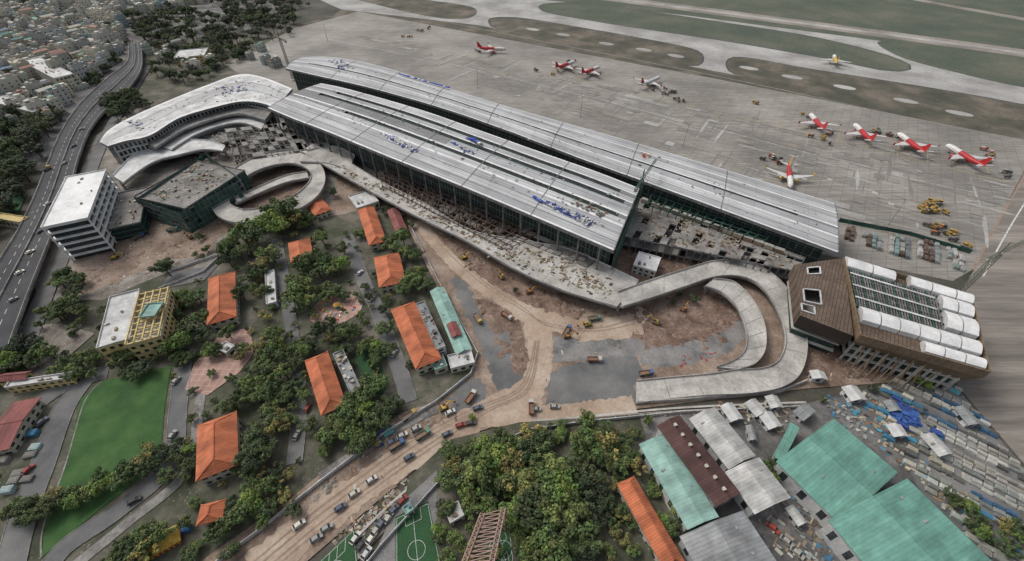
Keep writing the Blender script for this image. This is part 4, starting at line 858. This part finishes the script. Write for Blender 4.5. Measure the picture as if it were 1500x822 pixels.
# site workers: one skinned figure, instanced
def worker_mesh(vest, pose):
    me = bpy.data.meshes.new("fig"); st = pose
    V = [(0, 0, .95), (0, 0, 1.2), (0, 0, 1.42), (0, 0, 1.52), (0, .02, 1.66), (.1, 0, .9), (.12, .02+.12*st, .5), (.13, .16*st-.02, .08), (.13, .16*st+.12, .04), (-.1, 0, .9), (-.12, .04-.1*st, .5), (-.13, -.2*st, .08), (-.13, -.2*st+.13, .04), (.19, 0, 1.4), (.26, -.04, 1.14), (.25, .14*st+.05, .9), (-.19, 0, 1.4), (-.26, .05, 1.14), (-.25, .2, .95)]
    E = [(0, 1), (1, 2), (2, 3), (3, 4), (0, 5), (5, 6), (6, 7), (7, 8), (0, 9), (9, 10), (10, 11), (11, 12), (2, 13), (13, 14), (14, 15), (2, 16), (16, 17), (17, 18)]
    rad = [.15, .14, .13, .06, .11, .1, .075, .05, .045, .1, .075, .05, .045, .07, .05, .04, .07, .05, .04]
    me.from_pydata(V, E, []); o = bpy.data.objects.new("fig", me); scene.collection.objects.link(o)
    o.modifiers.new("s", 'SKIN'); sv = me.skin_vertices[0].data
    for i, r in enumerate(rad): sv[i].radius = (r, r)
    sv[0].use_root = True; o.modifiers.new("u", 'SUBSURF').levels = 1
    bpy.context.view_layer.update(); ev = o.evaluated_get(bpy.context.evaluated_depsgraph_get()); m2 = bpy.data.meshes.new_from_object(ev)
    bpy.data.objects.remove(o); m2.materials.clear(); m2.materials.append(mt['col'])
    ca = m2.color_attributes.new(name="Col", type='FLOAT_COLOR', domain='CORNER'); buf = []
    for p in m2.polygons:
        z = p.center.z; c = (.6, .55, .1) if z > 1.7 else (.35, .22, .15) if z > 1.5 else vest if z > .92 else (.06, .07, .12) if z > .12 else (.03, .03, .03)
        for _ in p.loop_indices: buf += [*c, 1.0]
    ca.data.foreach_set("color", buf); return m2
wk = [worker_mesh((.6, .25, .04), 1), worker_mesh((.1, .15, .35), -.6), worker_mesh((.5, .5, .12), .4)]
for u, v in [(745, 470), (752, 474), (820, 480), (905, 500), (690, 600), (700, 606), (640, 640), (560, 700), (800, 560), (810, 590), (880, 480), (990, 470), (1010, 480), (660, 400), (720, 440), (980, 570), (1000, 560), (500, 750), (480, 770), (590, 735), (850, 540), (650, 620)]:
    put("site_worker", R.choice(wk), u, v, R.uniform(0, 360))
# ------------------------------------------------------------------ aircraft
def plane_mesh(front, rear, tail, wing=(.55, .55, .55)):
    b = MB(); rings = [(-18.5, .25, 1.4), (-17.5, .6, 1.2), (-14, 1.2, .7), (-10, 1.7, .25), (-6, 1.98, 0), (0, 1.98, 0), (4, 1.98, 0), (8, 1.98, 0), (14, 1.95, 0), (16.2, 1.7, -.15), (17.8, 1.15, -.35), (18.6, .5, -.5), (18.9, .05, -.55)]; n = 16; Z0 = 4.3; prev = None
    for k, (x, r, dz) in enumerate(rings):
        cur = [(x, r*cos(2*pi*i/n), Z0+dz+r*sin(2*pi*i/n)) for i in range(n)]
        if prev:
            for i in range(n):
                lower = sin(2*pi*(i-.5)/n) < -.2
                c = rear if x <= 4 else front
                if lower and x <= 14: c = rear
                b.face([prev[i-1], prev[i], cur[i], cur[i-1]], 0, c)
        prev = cur
    for s in (-1, 1):
        def w(x, y, z): return Vector((x, s*y, z))
        top = [w(4.5, 1.6, 3.6), w(-3, 1.6, 3.6), w(-4.2, 9, 4.0), w(-6.6, 17, 4.6), w(-5.2, 17, 4.6)]; bot = [p-Vector((0, 0, .45 if i < 2 else .2)) for i, p in enumerate(top)]
        b.face(top, 0, wing); b.face(bot[::-1], 0, wing)
        for i in range(5): b.face([bot[i-1], bot[i], top[i], top[i-1]], 0, wing)
        b.beam(w(-5.9, 17, 4.6), w(-6.6, 17.3, 6.6), 1.3, .15, 0, tail)
        t2 = [w(-14.5, .9, 5.3), w(-17.6, .9, 5.4), w(-18.6, 6.2, 5.8), w(-17.2, 6.2, 5.8)]; b.hexa([p-Vector((0, 0, .2)) for p in t2], t2, 0, wing)
        b.cyl(w(4.6, 5.7, 2.5), w(1.4, 5.7, 2.5), 1.1, .8, 12, 0, tail); b.beam(w(3, 5.7, 3.3), w(0, 5.7, 3.8), .3, .6, 0, wing)
        b.beam(w(-1.5, 3.6, 3.3), w(-1.5, 3.6, .5), .3, .3, 0, (.2, .2, .2)); b.cyl(w(-1.5, 3.2, .6), w(-1.5, 4.0, .6), .6, .6, 8, 0, (.02, .02, .02))
        b.box((16.9, s*.75, Z0+.45), (.8, .5, .45), 0, 0, (.03, .03, .04))
        for k in range(22): b.box((-11+k*1.1, s*(1.93 if k > 5 else 1.86), Z0+.35), (.4, .06, .4), 0, 0, (.05, .05, .07))
    f = [Vector((-11.5, 0, 6.0)), Vector((-17.6, 0, 5.9)), Vector((-18.8, 0, 11.8)), Vector((-16.9, 0, 11.8))]; o = Vector((0, .17, 0)); b.hexa([p-o for p in f], [p+o for p in f], 0, tail)
    b.beam((12.5, 0, 2.6), (12.5, 0, .4), .25, .25, 0, (.2, .2, .2)); b.cyl((12.5, -.3, .4), (12.5, .3, .4), .4, .4, 8, 0, (.02, .02, .02))
    return b.mesh("airliner", ['plane'])
RED = (.42, .02, .022); WH = (.62, .62, .61); YE = (.55, .35, .05)
pm = [plane_mesh(WH, RED, RED), plane_mesh(WH, WH, RED), plane_mesh(WH, RED, YE), plane_mesh(WH, YE, YE)]
IN = math.degrees(AX)-90
for (u, v, hd, k, sc) in ((720, 74, IN+120, 0, 1), (828, 98, IN+170, 0, 1), (865, 106, IN+172, 0, 1), (952, 122, IN+168, 1, 1), (1195, 182, IN+205, 0, 1), (1262, 198, IN+205, 0, 1), (1332, 213, IN+210, 0, 1.02), (1410, 232, IN+215, 0, 1.05), (1155, 260, IN+12, 2, .95), (1222, 90, IN+190, 3, 1)):
    p = S(u, v, 3); inst("parked_airliner", pm[k], (p.x, p.y, GZ), radians(hd), sc)
# ------------------------------------------------------------------ cranes, lattice
def lattice(b, p, q, w, n, c=(.1, .1, .1), t=.18):
    p = Vector(p); q = Vector(q); d = (q-p).normalized(); up = Vector((0, 0, 1)) if abs(d.z) < .9 else Vector((1, 0, 0)); x = d.cross(up).normalized()*w/2; y = x.cross(d).normalized()*w/2
    cs = [x+y, x-y, -x-y, -x+y]
    for k in cs: b.beam(p+k, q+k, t, t, 0, c)
    for i in range(n):
        a = p.lerp(q, i/n); e_ = p.lerp(q, (i+1)/n)
        for j in range(4): b.beam(a+cs[j], e_+cs[(j+1) % 4], t*.6, t*.6, 0, c); b.beam(a+cs[j], a+cs[(j+1) % 4], t*.6, t*.6, 0, c)
def crane(u, v, h, ang, L, c):
    p = S(u, v); b = MB(); lattice(b, (p.x, p.y, 0), (p.x, p.y, h), 1.8, int(h/2.5), c, .22); d = Vector((cos(ang), sin(ang), 0)); t = Vector((p.x, p.y, h))
    lattice(b, t, t+d*L, 1.1, int(L/2), c, .14); lattice(b, t, t-d*12, 1.1, 6, c, .14); b.box(tuple(t-d*11-Vector((0, 0, 2))), (3, 1.6, 2.4), ang, 0, (.3, .3, .3)); b.beam(t+Vector((0, 0, 0)), t+Vector((0, 0, 7)), .5, .5, 0, c)
    b.beam(t+Vector((0, 0, 7)), t+d*L*.7, .08, .08, 0, c); b.beam(t+Vector((0, 0, 7)), t-d*11, .08, .08, 0, c); b.box(tuple(t+d*1.8-Vector((0, 0, 2.2))), (1.8, 1.4, 2), ang, 0, (.6, .6, .6)); b.box((p.x, p.y, 0), (5, 5, 1), ang, 0, (.4, .4, .4))
    hk = t+d*L*.6; b.beam(hk, hk-Vector((0, 0, h*.5)), .08, .08, 0, c)
    b.obj("tower_crane", ['col'])
crane(1402, 432, 30, radians(25), 45, (.14, .16, .14)); crane(430, 118, 42, radians(140), 50, (.07, .07, .07)); crane(925, 330, 34, radians(60), 30, (.06, .12, .1))
b = MB(); C = (.36, .25, .22); A0 = S(722, 750, 20); A1 = S(692, 850, 24); side = Vector((4.2, 1.0, 0))
for s in (-1, 1):
    lattice(b, A0+side*s*.8, A1+side*s*1.1, 1.3, 14, C, .26)
for i in range(15): b.beam((A0-side*.8).lerp(A1-side*1.1, i/14), (A0+side*.8).lerp(A1+side*1.1, i/14), .25, .25, 0, C); b.beam((A0-side*.8).lerp(A1-side*1.1, i/14), (A0+side*.8).lerp(A1+side*1.1, min(1, (i+1)/14)), .2, .2, 0, C)
for q in (A0+side*.8, A0-side*.8, A1+side*1.1, A1-side*1.1): lattice(b, (q.x, q.y, 0), q, 1.2, 8, C, .2)
b.obj("lattice_gantry", ['col'])
# playground
b = MB(); p = S(495, 452)
for i in range(34):
    a = 2*pi*i/34; rr = (9, 7, 5)[i % 3]; b.box((p.x+rr*cos(a), p.y+rr*sin(a), .1), (1.4, .5, R.uniform(.4, 1.8)), a+(i % 2), 0, R.choice([(.5, .32, .05), (.05, .2, .45), (.4, .06, .05), (.6, .6, .6), (.05, .35, .2)]))
b.cyl((p.x, p.y, .1), (p.x, p.y, 3), 1.2, 1.0, 10, 0, (.05, .25, .5)); b.cyl((p.x, p.y, 3), (p.x, p.y, 4.6), 1.8, .1, 10, 0, (.5, .28, .05)); b.beam((p.x+1, p.y, 2.8), (p.x+6, p.y-2, .4), .8, .2, 0, (.5, .35, .05))
b.obj("playground", ['col'])
b = MB(); p = S(245, 795)
b.box((p.x, p.y, .1), (9, 6, 2.2), .6, 0, (.4, .06, .04)); 
for i in range(6): a = .6; t = -4+i*1.6; b.box((p.x+cos(a)*t+1.6, p.y+sin(a)*t-2.6, .1), (.4, .4, 3), a, 0, (.5, .35, .05))
b.hexa([Vector((p.x+x*cos(.6)-y*sin(.6), p.y+x*sin(.6)+y*cos(.6), 2.4)) for x, y in ((-5, -3.4), (5, -3.4), (5, 3.4), (-5, 3.4))], [Vector((p.x+x*cos(.6)-y*sin(.6), p.y+x*sin(.6)+y*cos(.6), 4.2)) for x, y in ((-3, -.4), (3, -.4), (3, .4), (-3, .4))], 0, (.45, .3, .06))
b.box((p.x, p.y, 4.21), (3, 1.6, 1.2), .6, 0, (.1, .32, .15)); b.box((p.x+5, p.y+4, .1), (3, 2, 2.0), .3, 0, (.05, .15, .4)); b.obj("shrine_pavilion", ['col'])
# ------------------------------------------------------------------ trees
def tree_mesh(seed, base, nclump=24, leaves=58, flat_=1):
    r = random.Random(seed); b = MB()
    b.cyl((0, 0, 0), (r.uniform(-.3, .3), r.uniform(-.3, .3), 4), .38, .22, 7, 1, (1, 1, 1), False)
    ph = [r.uniform(0, 6.28) for _ in range(3)]
    for k in range(nclump):
        a = r.uniform(0, 2*pi); rad = sqrt(r.uniform(0, 1))*3.9*(1+.22*sin(2*a+ph[0])+.15*sin(3*a+ph[1])); z = 6.6+r.uniform(-1.6, 2.2)*flat_*(1-.35*rad/4)
        c = Vector((rad*cos(a), rad*sin(a), z)); cr_ = r.uniform(.9, 1.75); kc = r.uniform(.6, 1.45); hue = r.uniform(.85, 1.3)
        if k % 3 == 0: b.beam((0, 0, 3.4), c, .16, .16, 1)
        for j in range(leaves):
            v = Vector((r.gauss(0, 1), r.gauss(0, 1), r.gauss(0, 1))).normalized()*cr_*r.uniform(.55, 1.08); v.z *= .75
            p = c+v; n_ = (v.normalized()+Vector((r.gauss(0, .45), r.gauss(0, .45), r.gauss(0, .45)+.7))).normalized()
            x = n_.orthogonal().normalized(); y = n_.cross(x); t = r.uniform(0, 6.28); x, y = x*cos(t)+y*sin(t), y*cos(t)-x*sin(t); s = r.uniform(.17, .4)
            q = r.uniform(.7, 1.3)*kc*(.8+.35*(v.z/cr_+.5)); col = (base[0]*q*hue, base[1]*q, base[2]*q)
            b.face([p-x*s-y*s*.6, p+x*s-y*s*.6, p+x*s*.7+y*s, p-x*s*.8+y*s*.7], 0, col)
    return b.mesh("tree", ['leaf', 'bark'])
GD = (.052, .084, .036); GM = (.076, .12, .044); GB = (.115, .19, .05); GY = (.15, .155, .06); GK = (.038, .06, .032); GH = (.065, .085, .052)
TD = [tree_mesh(i, GD) for i in range(4)]+[tree_mesh(9, GK)]; TM = [tree_mesh(20+i, GM) for i in range(4)]; TB = [tree_mesh(40+i, GB, 28, 58) for i in range(2)]; TY = [tree_mesh(50+i, GY, 20, 48) for i in range(2)]; TH = [tree_mesh(60+i, GH, 20, 48) for i in range(3)]
def tree(x, y, rm, kind, parent=None, name="tree"):
    s = rm/4.6; return inst(name, R.choice(kind), (x, y, 0), R.uniform(0, 6.28), (s*R.uniform(.85, 1.15), s*R.uniform(.85, 1.15), min(s, 2.1)*R.uniform(.8, 1.2)), parent)
def T(u, v, r, kinds=None):
    k = kinds or R.choice((TD, TD, TM, TM, TM)); rm = r*mpp(v); p = S(u, v, 8)
    if r > 15:
        n = 3 if r < 26 else 4
        for i in range(n):
            a = 2*pi*i/n+R.uniform(0, 1); tree(p.x+cos(a)*rm*.48, p.y+sin(a)*rm*.48, rm*.6*R.uniform(.8, 1.2), k if R.random() < .7 else R.choice((TD, TM, TY, TB)))
    else: tree(p.x, p.y, rm*.9, k)
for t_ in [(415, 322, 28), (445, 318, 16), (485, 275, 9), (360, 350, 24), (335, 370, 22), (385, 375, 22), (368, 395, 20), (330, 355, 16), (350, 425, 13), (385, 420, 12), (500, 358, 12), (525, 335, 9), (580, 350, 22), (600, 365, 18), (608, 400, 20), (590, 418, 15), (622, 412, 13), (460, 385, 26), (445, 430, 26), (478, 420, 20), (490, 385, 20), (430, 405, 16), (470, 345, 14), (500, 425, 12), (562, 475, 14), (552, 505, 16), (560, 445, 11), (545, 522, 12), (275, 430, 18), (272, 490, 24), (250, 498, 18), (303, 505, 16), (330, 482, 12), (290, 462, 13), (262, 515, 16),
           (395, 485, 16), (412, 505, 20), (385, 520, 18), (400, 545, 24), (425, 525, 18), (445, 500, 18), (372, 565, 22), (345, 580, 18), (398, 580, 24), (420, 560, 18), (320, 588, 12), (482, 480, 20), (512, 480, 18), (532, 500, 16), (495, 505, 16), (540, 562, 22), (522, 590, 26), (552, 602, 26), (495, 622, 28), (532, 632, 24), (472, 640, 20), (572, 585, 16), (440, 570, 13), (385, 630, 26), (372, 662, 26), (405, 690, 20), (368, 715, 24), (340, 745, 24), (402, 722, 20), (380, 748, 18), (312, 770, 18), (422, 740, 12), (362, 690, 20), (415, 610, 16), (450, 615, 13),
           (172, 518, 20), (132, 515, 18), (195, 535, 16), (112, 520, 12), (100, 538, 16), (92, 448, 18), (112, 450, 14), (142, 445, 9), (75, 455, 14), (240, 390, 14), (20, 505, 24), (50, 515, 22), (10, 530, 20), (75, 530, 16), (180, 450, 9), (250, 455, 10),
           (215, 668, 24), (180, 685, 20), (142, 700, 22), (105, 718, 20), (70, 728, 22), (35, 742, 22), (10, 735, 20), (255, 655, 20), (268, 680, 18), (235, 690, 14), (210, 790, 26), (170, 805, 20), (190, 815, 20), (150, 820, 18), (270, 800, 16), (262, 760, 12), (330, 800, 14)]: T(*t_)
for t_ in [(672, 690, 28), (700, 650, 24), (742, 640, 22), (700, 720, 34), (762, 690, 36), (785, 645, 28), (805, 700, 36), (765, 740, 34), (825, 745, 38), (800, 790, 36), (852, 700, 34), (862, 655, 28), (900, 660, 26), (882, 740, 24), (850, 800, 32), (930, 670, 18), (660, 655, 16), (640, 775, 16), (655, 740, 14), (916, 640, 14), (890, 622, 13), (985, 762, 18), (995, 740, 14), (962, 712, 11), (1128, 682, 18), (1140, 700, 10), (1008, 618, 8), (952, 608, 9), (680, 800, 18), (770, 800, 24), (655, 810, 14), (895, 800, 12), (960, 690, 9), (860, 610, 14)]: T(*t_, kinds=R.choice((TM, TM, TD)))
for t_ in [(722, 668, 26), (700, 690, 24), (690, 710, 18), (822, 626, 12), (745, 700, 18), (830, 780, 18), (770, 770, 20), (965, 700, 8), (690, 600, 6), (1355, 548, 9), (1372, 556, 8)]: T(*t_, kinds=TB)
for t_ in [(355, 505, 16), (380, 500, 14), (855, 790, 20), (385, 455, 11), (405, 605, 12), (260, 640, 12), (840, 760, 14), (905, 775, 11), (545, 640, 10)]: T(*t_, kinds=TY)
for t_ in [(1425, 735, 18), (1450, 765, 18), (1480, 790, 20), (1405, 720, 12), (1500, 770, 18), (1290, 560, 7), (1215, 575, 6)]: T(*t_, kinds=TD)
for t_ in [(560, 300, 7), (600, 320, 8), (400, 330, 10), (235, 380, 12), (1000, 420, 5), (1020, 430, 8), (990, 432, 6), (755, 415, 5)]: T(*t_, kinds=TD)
def mass(name, poly, n, r=(3, 6), kinds=(TD, TD, TM)):
    e_ = empty(name)
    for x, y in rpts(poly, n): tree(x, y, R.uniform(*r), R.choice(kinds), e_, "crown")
mass("forest_trees", [(185, 30), (250, 20), (320, 30), (430, 20), (440, 50), (330, 80), (270, 85), (215, 70)], 200, (4, 8), (TH, TH, TD))
mass("forest_trees", [(215, 85), (300, 80), (380, 70), (330, 110), (250, 130), (215, 120)], 60, (3.5, 6), (TH, TD))
mass("forest_trees", [(-40, 190), (40, 175), (95, 170), (70, 230), (40, 290), (10, 340), (-60, 400)], 180, (3.5, 7), (TH, TD, TD))
mass("forest_trees", [(300, 0), (420, -10), (460, 10), (400, 25), (330, 25)], 80, (4, 8), (TH,))
mass("forest_trees", [(130, 120), (180, 80), (180, 100), (130, 140)], 20, (3, 5))
mass("forest_trees", [(160, 150), (200, 140), (235, 155), (170, 180)], 30, (4, 6))
mass("roadside_trees", [(85, 430), (100, 400), (130, 420), (100, 470)], 14, (3, 5))
mass("city_trees", [(-100, 0), (300, 0), (180, 80), (60, 200), (-200, 250)], 150, (3, 6), (TH,))
mass("school_shrubs", [(300, 340), (560, 320), (640, 560), (420, 730), (300, 780), (230, 480)], 150, (1.2, 2.6), (TD, TM, TM, TY))
mass("park_shrubs", [(640, 700), (760, 630), (935, 612), (960, 700), (980, 860), (650, 860)], 110, (1.5, 3), (TD, TM, TM, TY))
mass("compound_shrubs", [(60, 460), (240, 440), (280, 540), (120, 560), (30, 560)], 50, (1.2, 2.6), (TD, TM, TM))
# ------------------------------------------------------------------ dense town, top-left
WCS = [(.42, .41, .38), (.5, .5, .48), (.36, .37, .36), (.44, .4, .32), (.33, .38, .4), (.54, .54, .53)]  # house wall and roof colours, brightened and greyed to paint in far haze
RCS = [(.5, .5, .49), (.3, .3, .3), (.25, .13, .10), (.36, .36, .34), (.13, .3, .28), (.55, .54, .52), (.2, .22, .24), (.14, .22, .34), (.24, .23, .22), (.2, .15, .13), (.58, .58, .57)]
def house_mesh(seed):
    r = random.Random(seed*7+3); b = MB(); W, L, h = r.uniform(4.5, 8), r.uniform(9, 17), r.uniform(6, 16)
    wc = WCS[seed % 6]; rc = RCS[seed % 11]
    b.box((0, 0, 0), (L, W, h), 0, 0, wc)
    if seed % 3 == 0:
        for s in (-1, 1): b.face([(-L/2-.3, s*(W/2+.3), h), (L/2+.3, s*(W/2+.3), h), (L/2+.3, 0, h+1.4), (-L/2-.3, 0, h+1.4)], 0, rc)
        for s in (-1, 1): b.face([(s*L/2, -W/2, h), (s*L/2, W/2, h), (s*L/2, 0, h+1.3)], 0, wc)
    else:
        b.box((0, 0, h+.003), (L-.5, W-.5, .1), 0, 0, rc)
        for s in (-1, 1): b.box((0, s*(W/2-.12), h+.003), (L, .24, .8), 0, 0, wc); b.box((s*(L/2-.12), 0, h+.003), (.24, W-.5, .8), 0, 0, wc)
        b.box((L*.25, 0, h+.1), (L*.3, W*.6, 2.4), 0, 0, wc); b.box((L*.25, 0, h+2.503), (L*.33, W*.65, .15), 0, 0, RCS[(seed*3) % 11]); b.cyl((-L*.2, W*.2, h+.1), (-L*.2, W*.2, h+1.8), .6, .6, 8, 0, (.5, .52, .55)); b.box((-L*.3, -W*.15, h+.1), (L*.25, W*.4, 1.8), 0, 0, RCS[(seed*5+1) % 11])
    nf = int(h/3.2)
    for f in range(nf):
        for s in (-1, 1):
            for t in (-.28, .28): b.box((s*(L/2+.02), t*W, f*3.2+1), (.1, 1.2, 1.4), 0, 0, (.05, .055, .06))
            for t in (-.33, 0, .33): b.box((t*L, s*(W/2+.02), f*3.2+1), (1.3, .1, 1.3), 0, 0, (.05, .055, .06))
    return b.mesh("house", ['col'])
hm = [house_mesh(i) for i in range(26)]
def town(poly, dx, dy, ang, keep=.85, name="town_houses", hs=1):
    w_ = [S(u, v) for u, v in poly]; e_ = empty(name); c, s = cos(ang), sin(ang)
    X = [p.x*c+p.y*s for p in w_]; Y = [-p.x*s+p.y*c for p in w_]; y = min(Y); j = 0
    while y < max(Y):
        x = min(X)
        while x < max(X):
            gx, gy = x*c-y*s, x*s+y*c
            if inpoly(gx, gy, w_) and R.random() < keep:
                inst("house", R.choice(hm), (gx+R.gauss(0, 1), gy+R.gauss(0, 1), 0), ang+pi/2+R.gauss(0, .12)+R.choice((0, 0, 0, pi/2)), (R.uniform(.85, 1.2)*hs, R.uniform(.9, 1.3)*hs, R.uniform(.4, 1.3)), e_)
            x += dx*R.uniform(.85, 1.2)
        j += 1; y += dy+(5 if j % 2 == 0 else 0)
town([(-250, -60), (60, -60), (190, 20), (180, 75), (115, 145), (70, 190), (-60, 180), (-200, 230)], 8, 14, radians(-20), .86)
town([(60, -60), (300, -60), (300, 5), (190, 22)], 8, 14, radians(10), .86)
town([(210, 45), (330, 85), (320, 110), (230, 125), (212, 105)], 14, 22, radians(-34), .45)
town([(330, 90), (420, 60), (450, 80), (400, 100)], 16, 22, radians(-34), .4, hs=.9)
town([(300, -60), (600, -60), (520, -10), (430, 0)], 12, 20, radians(-34), .5)
flat("long_block", [(-10, 150), (-5, 138), (62, 155), (58, 168)], 12, 'dwhite', 'cream', 4, 8)
flat("town_block", [(40, 95), (50, 80), (100, 105), (88, 120)], 14, 'dwhite', 'cream', 4, 20)
flat("town_block", [(255, 85), (262, 75), (305, 70), (300, 82)], 10, 'dwhite', 'yellow', 3, 4)
lb = MB(); lb.cyl((0, 0, 0), (0, 0, 9), .14, .08, 8, 0, (.4, .4, .4)); lb.beam((0, 0, 9), (2.2, 0, 9.4), .1, .1, 0, (.4, .4, .4)); lb.box((2.4, 0, 9.3), (.8, .3, .15), 0, 0, (.6, .6, .6)); lm = lb.mesh("lamp", ['col'])
for u, v in ((112, 200), (95, 245), (80, 290), (58, 330), (35, 380), (10, 430), (150, 148), (185, 110)): put("street_lamp", lm, u, v, 20, 6)
for u, v in ((700, 130), (850, 172), (1000, 215), (1150, 262), (480, 60), (1300, 330)):
    p = S(u, v); mb = MB(); mb.cyl((0, 0, 0), (0, 0, 20), .3, .15, 8, 0, (.3, .3, .3)); mb.box((0, 0, 19.6), (2.4, .5, .7), AX, 0, (.4, .4, .4)); mb.obj("floodlight_mast", ['col'], None, (p.x, p.y, 0))
print("objects", len(bpy.data.objects), "GZ", GZ)
